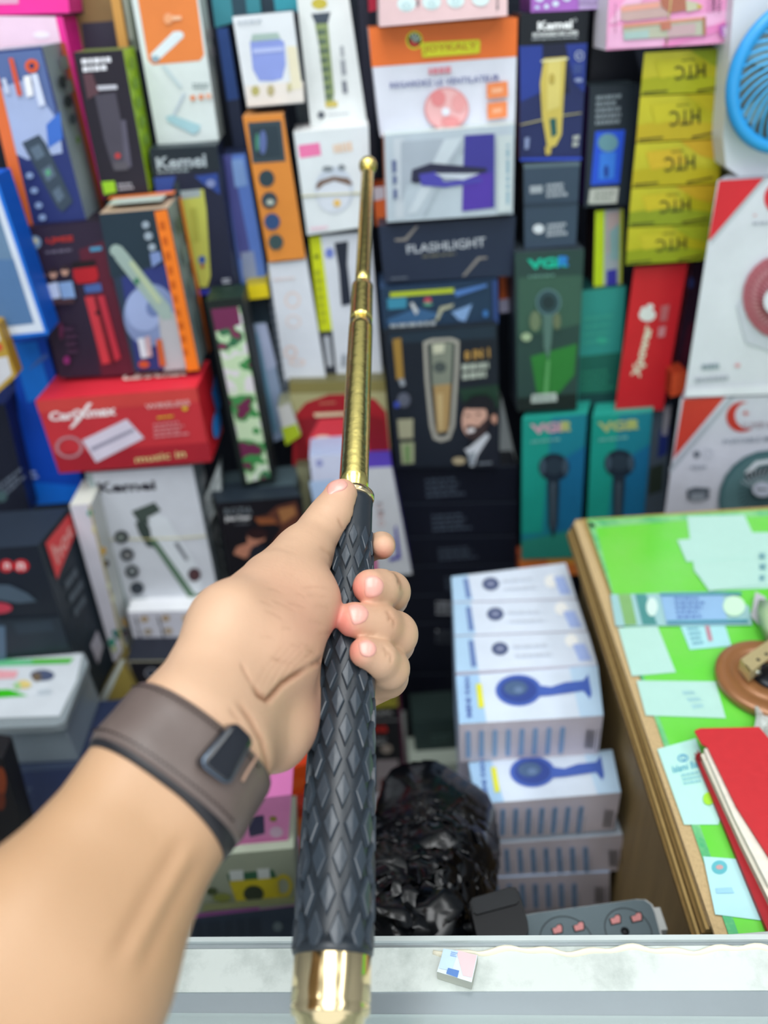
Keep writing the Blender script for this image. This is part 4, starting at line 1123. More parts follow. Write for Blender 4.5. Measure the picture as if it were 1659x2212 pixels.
carton('tweezer_box', 'silver and purple carton with dark pointed tweezers lying on its side', [(830, 292), (1112, 268), (1108, 462), (836, 480)], 0.935, .06, 'B6C2CC', 'D89478', top='CAD8D4', prints=[
    q([(850, 300), (872, 298), (872, 470), (854, 472)], 'C4CCD4'), q([(866, 306), (1000, 296), (1000, 330), (880, 400), (866, 440)], 'A6B0BC'), q([(960, 300), (1000, 296), (900, 460), (880, 462)], 'C6D0D8'), q([(1000, 300), (1010, 300), (920, 466), (912, 466)], 'A8B4BE'),
    q([(1003, 292), (1068, 288), (1068, 448), (998, 456)], '3E3A90'), q([(1000, 380), (1064, 372), (1062, 448), (998, 456)], '5038A0'),
    q([(890, 366), (930, 352), (1050, 362), (1052, 370), (1040, 374), (950, 378), (900, 396), (888, 392)], '2A2C44'), q([(905, 376), (940, 370), (960, 392), (1040, 384), (1040, 392), (960, 404), (910, 400)], '4C48A8'), q([(938, 374), (1036, 374), (1000, 388), (960, 384)], 'C4CCD8'),
    q([(846, 346), (856, 345), (856, 372), (848, 373)], '5C6890'), q([(848, 380), (857, 379), (857, 396), (849, 397)], '5C6890'), q([(849, 408), (858, 407), (858, 428), (850, 429)], '5C6890'), q([(1074, 292), (1106, 289), (1104, 455), (1074, 458)], 'C2CCCE'), b([(1092, 440), (1092, 300), (1100, 300), (1100, 440)], 1, '8AA8B8', gap=.2)])
carton('flashlight_box', 'dark navy flashlight carton with pale lettering right of the shaft', [(818, 488), (1114, 468), (1106, 596), (830, 612)], 0.945, .06, '232D42', '1A2230', top='2C3848', prints=[
    t('FLASHLIGHT', [(878, 530), (1048, 512), (1049, 532), (880, 548)], 'BFC4CC', .012), b([(912, 550), (1005, 542), (1006, 550), (913, 558)], 1, '6C6A5A'),
    q([(852, 516), (874, 514), (898, 488), (904, 488), (878, 520), (854, 521)], '8A8480'), q([(998, 596), (1004, 596), (1036, 560), (1052, 558), (1052, 554), (1032, 555)], '8A8480'), b([(844, 598), (888, 595), (888, 602), (845, 605)], 1, '68707E')])
carton('slim_box', 'orange and white carton edge under the tweezer carton, beside the shaft', [(806, 405), (834, 402), (838, 485), (812, 488)], 0.98, .04, 'D8682E', 'B85020', prints=[q([(806, 405), (834, 402), (835, 428), (808, 434)], 'C8C8D4')])
carton('blue_pattern_box', 'dark blue patterned carton with lime strip above the man-picture carton', [(822, 622), (1074, 602), (1076, 698), (828, 714)], 0.945, .06, '223850', '3C5488', top='40587C', prints=[
    q([(842, 632), (980, 622), (981, 632), (843, 642)], 'B4C42A'), q([(836, 645), (878, 642), (878, 665), (838, 668)], '3C88A4'), q([(836, 690), (900, 664), (960, 680), (900, 700), (840, 702)], '3A6088'), q([(975, 674), (1020, 656), (1005, 694), (990, 690)], '7C9CC8'),
    q([(885, 655), (892, 652), (904, 672), (898, 680)], 'C0C4C8'), e(924, 648, 8, 7, 'B84858'), e(924, 656, 10, 4, '5C9C84'), q([(940, 690), (950, 662), (980, 655), (978, 662), (956, 670), (946, 692)], 'A8A890'), q([(980, 628), (1050, 612), (1052, 618), (985, 640)], '5078B8'),
    b([(842, 698), (940, 690), (941, 702), (843, 708)], 1, 'A8B0B4', gap=.3), e(1048, 676, 6, 8, '3A6CA8'), q([(1062, 606), (1074, 602), (1076, 698), (1066, 700)], '2E4478')])
hb = carton('clipper_box', 'black carton with a gold clipper and a smiling bearded man', [(828, 716), (1074, 698), (1080, 1004), (856, 1010)], 0.935, .06, '1B212B', '202830', prints=[
    q([(840, 722), (1070, 702), (1070, 730), (842, 742)], '23323F'), q([(990, 840), (1076, 830), (1078, 880), (1010, 900)], '1F3A2C'),
    q([(914, 738), (932, 731), (976, 729), (992, 736), (990, 800), (982, 920), (972, 948), (952, 954), (936, 948), (928, 920), (918, 820)], 'A6A398'),
    q([(922, 744), (936, 738), (974, 736), (984, 742), (982, 800), (974, 915), (966, 940), (952, 944), (942, 938), (936, 912), (926, 820)], '343A3C'),
    q([(930, 742), (978, 738), (974, 830), (934, 834)], '7E8476'), q([(936, 832), (974, 828), (968, 930), (944, 934)], 'A88A5A'), q([(944, 850), (956, 848), (956, 930), (948, 932)], 'C0A878'), e(950, 792, 14, 12, '4A5250'), q([(934, 742), (960, 740), (958, 760), (936, 764)], 'C4C4AC'),
    q([(848, 732), (866, 728), (872, 816), (856, 818)], '9A7838'), q([(860, 818), (872, 816), (876, 830), (866, 834)], '8E949C'), e(872, 862, 14, 16, '5A5E6C'), e(857, 872, 6, 7, '3A4AA8'), q([(858, 904), (892, 902), (892, 944), (862, 946)], 'A09E82'), q([(864, 954), (894, 952), (894, 998), (868, 1000)], '9AA07E'), q([(872, 960), (886, 958), (886, 996), (874, 997)], '708C5A'),
    t('8 IN 1', [(1002, 756), (1056, 748), (1057, 770), (1003, 776)], 'B8904C', .03), b([(996, 782), (1064, 776), (1066, 812), (998, 820)], 2, 'A6AEA2', gap=.25),
    # bearded man
    q([(1000, 870), (1020, 852), (1050, 850), (1066, 862), (1072, 890), (1066, 900), (1048, 880), (1004, 884)], '17191E'), e(1024, 902, 27, 40, 'CFA390', rot=.15), q([(998, 868), (1030, 854), (1056, 858), (1060, 890), (1046, 880), (1006, 880)], '1A1A20'),
    e(1066, 902, 6, 11, 'C4937E'), q([(1004, 920), (1012, 914), (1032, 918), (1052, 898), (1056, 910), (1044, 936), (1026, 948), (1012, 944)], '3A2C2C'), e(1016, 926, 9, 4.5, 'F0E8E8', rot=-.2), e(1009, 893, 5, 2, '4A3430'), e(1032, 890, 5, 2, '4A3430'), e(1017, 908, 4, 6, 'DDB09C'),
    q([(1006, 985), (1020, 955), (1044, 940), (1064, 905), (1070, 930), (1078, 1002), (1020, 1004)], '1A1E28'), q([(1002, 966), (1012, 962), (1050, 930), (1056, 938), (1030, 978), (1022, 1002), (1014, 1002), (1012, 980)], 'C4C8CE'), q([(1008, 975), (1026, 970), (1022, 1000), (1014, 1000)], '8A929A'),
    e(990, 990, 14, 8, 'A89A7C'), b([(1032, 992), (1062, 990), (1062, 998), (1032, 1000)], 1, '7A828A'), ])
carton('slim_box', 'white wedge-shaped carton edge right of the man-picture carton', [(1082, 860), (1084, 860), (1116, 1000), (1078, 1004)], 1.0, .03, 'B4BCBC', '8A9490')
carton('slim_box', 'orange and lilac carton edge beside the patterned carton', [(1078, 598), (1110, 594), (1112, 672), (1080, 676)], 0.99, .04, 'C85A24', '9A4420', prints=[q([(1078, 648), (1112, 642), (1112, 672), (1080, 676)], 'B4B0C8'), q([(1092, 598), (1098, 598), (1100, 640), (1094, 642)], '6A3424')])
carton('purple_box', 'purple bubbly carton at the top right of the pink carton', [(1146, -60), (1296, -60), (1297, 20), (1147, 27)], 0.955, .06, 'A868C0', '7A4890', prints=[
    e(1165, -5, 10, 9, 'D8E4F4'), e(1200, 8, 7, 6, 'D8E4F4'), e(1224, -5, 9, 8, 'D8E4F4'), e(1180, 14, 5, 5, 'D8E4F4'), e(1160, 16, 5, 4, 'C8D4F0'), q([(1248, -40), (1296, -42), (1296, 18), (1250, 20)], 'C8B0DC'),
    t('Lithium Ion', [(1250, -2), (1292, -4), (1292, 5), (1250, 7)], '6A5C84', .01), t('Rechargeable', [(1251, 8), (1291, 6), (1291, 12), (1251, 14)], '4A4060', .01)])
carton('clipper_box', 'blue carton with gold clipper and white heading on black', [(1124, 30), (1272, 22), (1254, 344), (1122, 346)], 0.955, .05, '27305E', '5A3830', top='3A3E44', prints=[
    q([(1124, 30), (1272, 22), (1268, 92), (1122, 100)], '161B22'), q([(1122, 100), (1172, 98), (1168, 200), (1124, 220)], '2A3E90'), q([(1222, 96), (1268, 93), (1262, 200), (1240, 180)], '2A3C8C'), q([(1172, 98), (1222, 96), (1230, 200), (1180, 210)], '20243C'),
    t('Kemei', [(1161, 47), (1236, 41), (1236, 62), (1161, 66)], 'F8FAFC', .04), e(1242, 43, 3.2, 3.6, 'E8ECF0', inner=.75), t('RECHARGEABLE HAIR CLIPPER', [(1150, 71), (1248, 66), (1248, 75), (1150, 79)], 'F0F4F6', .03), t('Excellent clipper function more professional design', [(1149, 81), (1247, 77), (1247, 83), (1149, 88)], 'C8CED4', .01),
    q([(1174, 126), (1222, 122), (1219, 170), (1212, 290), (1200, 314), (1182, 320), (1170, 250), (1166, 180)], 'CDB85A'), q([(1182, 130), (1212, 126), (1208, 230), (1180, 240)], 'DCCB74'), q([(1168, 130), (1226, 124), (1226, 128), (1168, 134)], 'E4E0B0'),
    q([(1186, 256), (1200, 254), (1202, 290), (1190, 296)], '2A5C5A'), e(1191, 170, 6, 12, 'B8A24C'), q([(1176, 316), (1190, 312), (1188, 332), (1178, 334)], 'C4AE58'),
    e(1250, 120, 9.5, 11, 'D0D8E4', inner=.85), b([(1244, 118), (1256, 117), (1256, 122), (1244, 123)], 1, 'D0D8E4'), b([(1236, 138), (1258, 137), (1256, 158), (1236, 159)], 4, '56689C'), e(1248, 172, 9, 5, '8A94B8'), b([(1236, 290), (1250, 288), (1248, 316), (1234, 318)], 2, 'B8BCB4', gap=.3), q([(1132, 296), (1142, 295), (1140, 320), (1132, 321)], '8A98C0'),
    q([(1122, 340), (1254, 338), (1254, 344), (1122, 346)], '3650C0')])
carton('shaver_box', 'black carton with a bright blue shaver panel', [(1274, 186), (1378, 180), (1354, 442), (1262, 448)], 0.965, .05, '26303A', '4A2C78', top='3E4C54', prints=[
    b([(1288, 205), (1346, 200), (1340, 268), (1286, 272)], 5, '8A949C', gap=.4), q([(1286, 284), (1350, 280), (1338, 396), (1276, 400)], '2A56D8'), e(1313, 308, 22, 20, '6A98A4'), q([(1296, 330), (1330, 328), (1326, 385), (1292, 388)], '3C80E4'), e(1309, 370, 5, 14, '1E3A90'),
    q([(1274, 408), (1336, 404), (1332, 438), (1270, 440)], 'C2C4BC'), b([(1284, 412), (1328, 410), (1326, 432), (1282, 434)], 2, '8C9088')])
carton('slim_box', 'plain black carton between blue clipper and gold cartons', [(1290, -40), (1330, -40), (1392, 182), (1272, 186)], 1.0, .04, '191C28', '14161E')
carton('eyebrow_trimmer_box', 'pink carton with two rose-gold eyebrow trimmers, upper right', [(1318, -70), (1602, -70), (1578, 92), (1309, 109)], 0.915, .05, 'F0A0CC', 'E8E4EC', prints=[
    q([(1316, 60), (1580, 20), (1578, 50), (1312, 85)], 'F4B8DA'), q([(1400, -70), (1470, -70), (1330, 50), (1314, 50)], 'F6BEDC'), q([(1580, 40), (1582, 60), (1450, 100), (1420, 100)], 'E888BE'), q([(1314, 70), (1440, 60), (1430, 100), (1311, 105)], 'F0B4D8'),
    q([(1340, 18), (1350, 10), (1424, 2), (1440, 4), (1444, 36), (1350, 46), (1341, 42)], 'C8A8A4'), q([(1340, 14), (1424, 4), (1424, 16), (1342, 26)], 'E8A494'), q([(1424, -6), (1480, -8), (1482, 22), (1445, 28), (1428, 14)], 'B4705C'), q([(1480, 0), (1508, 6), (1514, 14), (1508, 20), (1482, 26)], 'C8C4A8'), q([(1504, 8), (1516, 12), (1514, 18), (1506, 20)], 'C8A84C'),
    q([(1344, 56), (1420, 48), (1522, 38), (1522, 76), (1346, 86)], 'B8B8A4'), q([(1346, 70), (1400, 64), (1400, 82), (1346, 86)], 'A8C0BC'), q([(1440, 56), (1500, 50), (1500, 74), (1440, 80)], 'C4A4A8'), q([(1344, 52), (1522, 36), (1522, 42), (1344, 60)], 'D8947C'), q([(1424, 48), (1446, 46), (1448, 62), (1426, 66)], 'C07864'), q([(1516, 36), (1522, 36), (1522, 76), (1516, 76)], 'A87850'),
    t('ELECTROPLATED', [(1554, -80), (1554, 26), (1547, 27), (1546, -80)], '6A3A58', .02), t('TRIMMER', [(1543, -30), (1542, 26), (1535, 27), (1535, -30)], '6A3A58', .02), t('BLADES', [(1532, -24), (1531, 27), (1525, 28), (1525, -24)], 'C878A8', .01),
    e(1561, 66, 10, 14, 'B05CB0'), t('2IN1', [(1567, 56), (1566, 80), (1558, 81), (1558, 57)], 'F8E8F8', .02), e(1552, 58, 3, 3, 'B05CB0'), b([(1325, 70), (1325, 5), (1328, 5), (1328, 70)], 1, 'B87898', gap=.2)])
# --- five gold cartons
ys = [(112, 101), (206, 199), (308, 298), (405, 396), (490, 483), (573, 562)]
lxs = [1392, 1383, 1374, 1364, 1357, 1352]
rxs = [1592, 1577, 1564, 1552, 1541, 1530]
for i in range(5):
    a_, b_ = (lxs[i], ys[i][0] + 2), (rxs[i], ys[i][1] + 2)
    c_, d_ = (rxs[i + 1], ys[i + 1][1] - 1), (lxs[i + 1], ys[i + 1][0] - 1)
    cx1, cy1 = (a_[0] + b_[0] + c_[0] + d_[0]) / 4 + 4, (a_[1] + b_[1] + c_[1] + d_[1]) / 4
    hh_ = (d_[1] - a_[1]) * .17
    w_ = 33
    pr = [q([(.5, .0), (1, .0), (1, .5), (.75, .35)], ('8E9A1C', 'B8A820', 'C8A022', 'C09C22', '98A020')[i]), q([(.0, .62), (.45, .52), (1, .72), (1, 1), (0, 1)], ('A8A81E', 'C0A824', 'B8A81E', '8C9822', '909A1A')[i]),
          q([(.12, .2), (.5, .16), (.6, .5), (.2, .62)], ('C8BE2C', 'C4B82A', 'D0AE2C', 'C8B428', 'C0B42A')[i]),
          q([(.02, .93), (.3, .90), (.3, .94), (.03, .97)], '3A3C18'), q([(.62, .93), (.92, .84), (.93, .88), (.63, .97)], '4A3A18'),
          t('HTC', [(cx1 + w_, cy1 + hh_ - 3), (cx1 - w_, cy1 + hh_ + 3), (cx1 - w_, cy1 - hh_ + 3), (cx1 + w_, cy1 - hh_ - 3)], '46461A', .01),
          b([(cx1 - 18, cy1 - hh_ - 12), (cx1 + 14, cy1 - hh_ - 15), (cx1 + 14, cy1 - hh_ - 9), (cx1 - 18, cy1 - hh_ - 6)], 1, '7A7A20')]
    gm = mat('BFB520', 0.28, 0.3, 0.5, 0.22, 26, bump=.25)
    o = carton('gold_trimmer_box', ['topmost of the five gold cartons stacked at the upper right', 'second from top of the five stacked gold cartons', 'middle one of the five stacked gold cartons', 'fourth from top of the five stacked gold cartons, orange tinted', 'bottom one of the five gold cartons, above the red carton'][i],
               [a_, b_, c_, d_], 0.93, .05, gm, mat('8C8418', .3, .3, .5, .1, 30), prints=pr, back=(.046, .05, 0), group='gold cartons stacked upside down')
# --- below
carton('grey_text_box', 'slate grey carton with two rows of white lettering', [(1131, 356), (1253, 350), (1244, 530), (1133, 538)], 0.945, .05, '38485A', '20262E', top='4A5860', prints=[
    q([(1131, 356), (1253, 350), (1253, 358), (1131, 364)], '5A6C76'), q([(1144, 402), (1172, 400), (1172, 416), (1145, 418)], 'A0A8B0'), b([(1180, 396), (1228, 392), (1228, 424), (1180, 428)], 3, 'A4ACB6', gap=.3), e(1163, 494, 12, 10, 'D4DAE0'), b([(1182, 482), (1228, 478), (1226, 508), (1180, 512)], 3, 'A4ACB6', gap=.3), q([(1132, 440), (1246, 434), (1246, 440), (1132, 446)], '2C3A4A')])
carton('trimmer_box', 'dark green carton with black trimmer and cyan lettering', [(1112, 546), (1262, 538), (1246, 884), (1118, 888)], 0.935, .05, '2C4440', '3A4450', top='3A444C', prints=[
    q([(1120, 600), (1258, 594), (1254, 700), (1120, 730)], '3A5A4C'), q([(1146, 770), (1246, 742), (1240, 810), (1206, 850), (1160, 850)], '2F7A36'), q([(1116, 860), (1246, 850), (1246, 884), (1118, 888)], '1A2422'),
    t('VGR', [(1138, 560), (1234, 552), (1226, 576), (1142, 582)], '18B898', .05), t('R', [(1206, 553), (1236, 551), (1228, 574), (1206, 576)], '2A78C8', .05), b([(1140, 592), (1212, 588), (1212, 598), (1141, 602)], 1, '5C8478'),
    e(1184, 652, 27, 29, '30484E'), e(1184, 652, 27, 29, '5C7C80', inner=.86), e(1184, 652, 14, 15, '243438'), q([(1172, 680), (1194, 678), (1190, 740), (1184, 776), (1174, 750)], '56746C'), q([(1180, 776), (1187, 776), (1182, 860), (1172, 860)], '5CA060'), e(1155, 692, 12, 22, '6C7C60'), e(1202, 692, 8, 18, '6A7458'), e(1136, 726, 11, 9, 'A0B490'),
    q([(1148, 850), (1200, 846), (1202, 864), (1146, 868)], 'B8C4BC'), b([(1152, 852), (1198, 850), (1198, 862), (1152, 864)], 1, '7C8A84')])
carton('slim_box', 'lime and white slim carton in the gap left of the gold stack', [(1286, 456), (1346, 450), (1342, 626), (1282, 634)], 0.975, .04, 'A8B0B8', '3A2A28', prints=[
    q([(1286, 456), (1306, 454), (1304, 628), (1282, 634)], 'C4DC1E'), q([(1310, 460), (1338, 456), (1334, 540), (1312, 548)], 'BCA8A8'), q([(1316, 500), (1340, 480), (1338, 560), (1318, 560)], '8CB0B4'), q([(1310, 584), (1332, 580), (1332, 618), (1310, 622)], '3834A0'), q([(1308, 620), (1342, 616), (1342, 626), (1308, 630)], 'B8C82C'), q([(1338, 452), (1346, 450), (1342, 626), (1336, 628)], 'B0B83C')])
carton('trimmer_box', 'teal carton with faint green print right of the dark green carton', [(1254, 628), (1352, 618), (1334, 886), (1246, 886)], 0.965, .05, '2E8C84', '1C4A48', prints=[
    q([(1252, 770), (1345, 760), (1336, 884), (1248, 884)], '1E6054'), b([(1256, 800), (1330, 792), (1326, 876), (1254, 880)], 7, '2E8068', gap=.5), q([(1250, 850), (1336, 846), (1334, 884), (1248, 884)], '1A4040'), e(1300, 735, 13, 6, '34B08C'), b([(1262, 680), (1335, 672), (1330, 740), (1260, 748)], 4, '3C9C8C', gap=.6)])
carton('accessory_box', 'plain red carton with white script running down it', [(1370, 578), (1486, 568), (1432, 886), (1328, 888)], 0.942, .05, 'C4202A', '7A1820', back=(.03, .05, 0), prints=[
    t('Xpower', [(1362, 812), (1390, 700), (1416, 706), (1388, 818)], 'D8D4BC', .05),
    e(1398, 680, 18, 14, 'DCE0DC'), e(1404, 662, 8, 6, 'DCE0DC'), e(1390, 668, 6, 6, 'DCE0DC'),
    q([(1428, 660), (1446, 657), (1440, 692), (1424, 694)], 'B86468'), q([(1422, 706), (1438, 703), (1434, 726), (1420, 728)], 'C8848A')])
for i, (qd, lab) in enumerate([([(1128, 906), (1268, 894), (1250, 1204), (1126, 1208)], 'teal trimmer carton, left of the matching pair beside the black cartons'),
                               ([(1279, 900), (1410, 890), (1384, 1200), (1264, 1206)], 'teal trimmer carton, right of the matching pair above the desk corner')]):
    dx = [0, 146][i]
    dy = [0, -4][i]
    carton('trimmer_box', lab, qd, 0.927, .05, '1E7C8C', '164A54', top='2AA090', back=(.02, .05, 0), prints=[
        q([(0, 0), (.45, 0), (.35, .8), (0, .8)], '1C9484'), q([(0, .85), (1, .78), (1, 1), (0, 1)], '2A8474'), q([(.55, .3), (1, .2), (1, .75), (.6, .8)], '1A6890'),
        t('VGR', [(1144 + dx, 916 + dy), (1238 + dx, 908 + dy), (1232 + dx, 930 + dy), (1150 + dx, 938 + dy)], ('C89AA8', 'A8B070')[i], .05), t('R', [(1212 + dx, 910 + dy), (1240 + dx, 908 + dy), (1233 + dx, 930 + dy), (1212 + dx, 932 + dy)], 'A8B468', .05),
        b([(1146 + dx, 950 + dy), (1232 + dx, 940 + dy), (1232 + dx, 950 + dy), (1147 + dx, 958 + dy)], 1, '6CACA4'),
        e(1196 + dx * .97, 1008 + dy * 2, 33, 30, '1F2B38'), e(1196 + dx * .97, 1006 + dy * 2, 20, 18, '2C3A46'), e(1172 + dx * .97, 1006 + dy * 2, 5, 18, '445664'), e(1220 + dx * .97, 1006 + dy * 2, 5, 18, '445664'),
        q([(1182 + dx * .97, 1036 + dy * 2), (1208 + dx * .97, 1036 + dy * 2), (1204 + dx * .95, 1130), (1194 + dx * .95, 1160), (1184 + dx * .95, 1130)], '26323E'), q([(1190 + dx * .97, 1040), (1198 + dx * .97, 1040), (1196 + dx * .95, 1140), (1191 + dx * .95, 1140)], '4A5A66')],
        group='matching teal trimmer cartons')
carton('slim_box', 'orange strip of carton under the teal pair', [(1122, 1206), (1262, 1196), (1266, 1240), (1122, 1250)], 0.93, .03, 'D87838', '9A4828', prints=[q([(1180, 1200), (1262, 1196), (1266, 1215), (1184, 1220)], 'E8A040')])
carton('slim_box', 'tall dark purple carton between red carton and white fan carton', [(1488, 572), (1530, 562), (1482, 850), (1440, 860)], 0.975, .04, '3A2238', '20182A', prints=[q([(1488, 700), (1510, 690), (1470, 850), (1446, 856)], '5A1E34'), e(1492, 610, 6, 12, '44549C')])
carton('slim_box', 'white and dark blue carton behind the lower fan carton', [(1412, 880), (1450, 870), (1434, 1120), (1390, 1125)], 0.96, .04, '5C6A78', '343E58', prints=[q([(1425, 930), (1446, 920), (1440, 980), (1420, 990)], '2C3C88'), q([(1404, 1010), (1434, 1000), (1430, 1060), (1400, 1070)], '3A463C'), q([(1434, 880), (1450, 876), (1440, 940), (1430, 940)], 'B8B4BC')])
carton('slim_box', 'small red-orange carton end left of the white fan carton', [(1452, 808), (1484, 802), (1480, 850), (1448, 858)], 0.92, .03, 'D0502C', 'A03820')
# --- fan cartons
fb = carton('portable_fan_box', 'large white carton with red corner and pink fan picture, right edge', [(1550, 390), (1830, 380), (1790, 846), (1478, 856)], 0.885, .08, 'D5D7E0', 'B8BAC6', back=(.07, .08, 0), prints=[
    q([(1553, 390), (1650, 384), (1536, 516), (1530, 520)], 'D22C36'), q([(1650, 384), (1660, 384), (1534, 530), (1536, 516)], 'B4BAC2'), e(1676, 428, 26, 32, 'D83440'), e(1690, 424, 22, 28, 'D5D7E0'),
    b([(1625, 478), (1700, 474), (1700, 484), (1625, 487)], 1, 'A8ACB8'), q([(1627, 463), (1633, 463), (1633, 466), (1627, 466)], 'D88888'),
    q([(1590, 660), (1605, 640), (1640, 720), (1700, 740), (1700, 770), (1610, 740)], 'C4C6D2'), b([(1515, 785), (1555, 782), (1556, 796), (1516, 799)], 1, '8C9AA4', gap=.2), e(1592, 788, 6, 4, 'D89AA0'), b([(1500, 815), (1575, 808), (1576, 820), (1501, 826)], 1, 'A8ACB8', gap=.2),
    q([(1482, 838), (1800, 822), (1790, 846), (1478, 856)], 'E4E6EE')] + [e(1690, 640, 88, 92, 'B86C78')] + [e(1690, 640, 88 - k * 10, 92 - k * 10.5, ('D8A4AC', 'C07A86')[k % 2]) for k in range(1, 7)] +
    [q([(1690 + 22 * math.cos(w), 640 + 24 * math.sin(w)), (1690 + 22 * math.cos(w + .1), 640 + 24 * math.sin(w + .1)), (1690 + 86 * math.cos(w + .5), 640 + 90 * math.sin(w + .5)), (1690 + 86 * math.cos(w + .44), 640 + 90 * math.sin(w + .44))], 'A85864') for w in [i * 2 * math.pi / 44 for i in range(44)]] +
    [e(1662, 642, 24, 28, 'DCDDE8'), e(1662, 642, 10, 10, '50545C', inner=.75)])
carton('portable_fan_box', 'white carton with red corner, crescent logo and teal fan picture, below the larger one', [(1470, 862), (1790, 850), (1760, 1130), (1432, 1136)], 0.885, .08, 'CBCDD8', 'A4A4B0', back=(.045, .08, 0), prints=[
    q([(1476, 862), (1567, 857), (1454, 992)], 'C23C30'), q([(1578, 857), (1588, 857), (1446, 1024), (1446, 1010)], 'A6AEB8'),
    e(1602, 900, 34, 33, 'BE3A30'), e(1616, 897, 29, 28, 'CBCDD8'), q([(1601, 892), (1608, 890), (1610, 884), (1612, 890), (1620, 892), (1612, 894), (1610, 900), (1608, 894)], 'BE3A30'),
    t('SUPER MOON', [(1602, 913), (1712, 905), (1713, 919), (1603, 926)], 'A89AA4', .02), t('PORTABLE MINI FAN', [(1561, 948), (1720, 936), (1720, 947), (1561, 959)], '8E96A4', .015),
    e(1504, 980, 7, 8, '6A707C'), e(1528, 978, 10, 11, 'B8BCC8', inner=.8), b([(1490, 1002), (1530, 1000), (1532, 1012), (1492, 1014)], 1, '9CA2AE'), q([(1482, 1056), (1500, 1050), (1532, 1052), (1530, 1076), (1484, 1078)], '565E68'), q([(1490, 1064), (1522, 1062), (1520, 1080), (1490, 1080)], '8A929C'),
    e(1662, 1080, 112, 110, '56787C'), e(1662, 1080, 112, 110, '42666C', inner=.93), q([(1606, 1018), (1630, 994), (1700, 984), (1700, 992), (1636, 1002), (1612, 1024)], 'DCE2E8'), q([(1604, 1022), (1640, 1006), (1700, 996), (1700, 1010), (1612, 1034)], '2C3C42')] +
    [q([(1640 + 20 * math.cos(w), 1050 + 16 * math.sin(w)), (1640 + 20 * math.cos(w + .08), 1050 + 16 * math.sin(w + .08)), (1650 + 60 * math.cos(w + .3), 1060 + 58 * math.sin(w + .3)), (1650 + 60 * math.cos(w + .26), 1060 + 58 * math.sin(w + .26))], 'B8C4CC' if math.sin(w) < 0 else '34464C') for w in [i * 2 * math.pi / 32 for i in range(32)]] +
    [e(1640, 1048, 22, 16, 'C6CCDC'), e(1640, 1048, 12, 2, '5C6470'), e(1630, 1047, 4, 4, '5C6470', inner=.6)])

# --- real desk fan, upper right corner
fanY = 0.875
fc = WY(1722, 165, fanY)
fr_ = (WY(1722, 165, fanY) - WY(1586, 165, fanY)).length
fan = thing('desk_fan', (fc.x, fanY, WY(1650, 385, fanY).z), 'small white fan with a bright blue round grille in the upper right corner', 'fan')
m_ = MB()
CY1 = mat('2E9CE0', 0.3, 0, 0.5, 0.05, 40)
ringp = [fc + Vector((math.cos(w) * fr_, 0, math.sin(w) * fr_ * 1.02)) for w in [2 * math.pi * i / 64 for i in range(65)]]
m_.tube(ringp, .0068, CY1, 14, caps=False)
m_.build('rim', fan)
CY2 = mat('46AEE8', 0.3, 0, 0.5, 0.05, 40)
for i in range(34):
    w0 = 2 * math.pi * i / 34
    pts_ = []
    for k in range(9):
        s_ = k / 8
        w = w0 + s_ * 1.0
        r_ = fr_ * (.22 + .78 * s_)
        pts_.append(fc + Vector((math.cos(w) * r_, -.016 * (1 - s_ ** 2), math.sin(w) * r_)))
    m_ = MB()
    m_.tube(pts_, .0014, CY2, 6)
    m_.build('grille_rib', fan)
m_ = MB()
m_.lathe(fc + Vector((0, -.018, 0)), (0, 1, 0), [(-.003, .001), (-.003, fr_ * .2), (0, fr_ * .24), (.006, fr_ * .24)], mat('D8E4EC', .3), 32)
m_.build('hub_cap', fan)
m_ = MB()
m_.lathe(fc + Vector((0, .012, 0)), (0, 1, 0), [(0, fr_ * .96), (.01, fr_ * .96)], mat('8A9A94', .5, 0, .3, .3, 90), 40)
m_.build('back_grille', fan)
m_ = MB()
hs = [(1590, -80), (1800, -80), (1800, 360), (1700, 383), (1600, 384), (1568, 360), (1562, 300), (1570, 200)]
m_.prism([WY(x, y, fanY + .024) for x, y in hs], (0, .05, 0), mat('D8DDE2', .35, 0, .4, .03, 20))
m_.build('housing', fan, bevel=.006)
m_ = MB()
for i in range(5):
    w = 2 * math.pi * i / 5
    P = [(.18, 0), (.5, .35), (.86, .30), (.9, -.1), (.5, -.2)]
    m2 = MB()
    m2.prism([fc + Vector((math.cos(w + a) * fr_ * r_, .004 + .006 * a, math.sin(w + a) * fr_ * r_)) for r_, a in P], (0, .0015, 0), mat('9CC0C8', .3))
    m2.build('blade', fan)

# --- stack of white and blue fan cartons beside the desk
def pills(x0, y0, x1, y1, face, words, n=8, code=True, sharp=None):
    """row of blue pill labels with upright lettering on a face, in face fractions"""
    out = []
    for i in range(n):
        u = x0 + (x1 - x0) * i / (n - 1) if n > 1 else x0
        out += [q([(u - .017, y0 + .03), (u - .008, y0), (u + .008, y0), (u + .017, y0 + .03), (u + .017, y1 - .03), (u + .008, y1), (u - .008, y1), (u - .017, y1 - .03)], '8FB2DC', face)]
        if words:
            w_ = words[i % len(words)]
            out.append(t(w_, [(u - .009, y1 - .03), (u - .009, y0 + .04), (u + .009, y0 + .04), (u + .009, y1 - .03)], '26304C', .01, face))
            out.append(b([(u + .026, y1), (u + .026, y0 + .2), (u + .040, y0 + .2), (u + .040, y1)], 1, 'B6B6C2', face))
    if code:
        out += [q([(.885 + .008 * k, .25), (.885 + .008 * k + (.005 if k % 3 else .003), .25), (.885 + .008 * k + (.005 if k % 3 else .003), .72), (.885 + .008 * k, .72)], '20242C', face) for k in range(8)]
        out += [b([(.963, .8), (.963, .2), (.975, .2), (.975, .8)], 1, '3A3E48', face)]
    return out


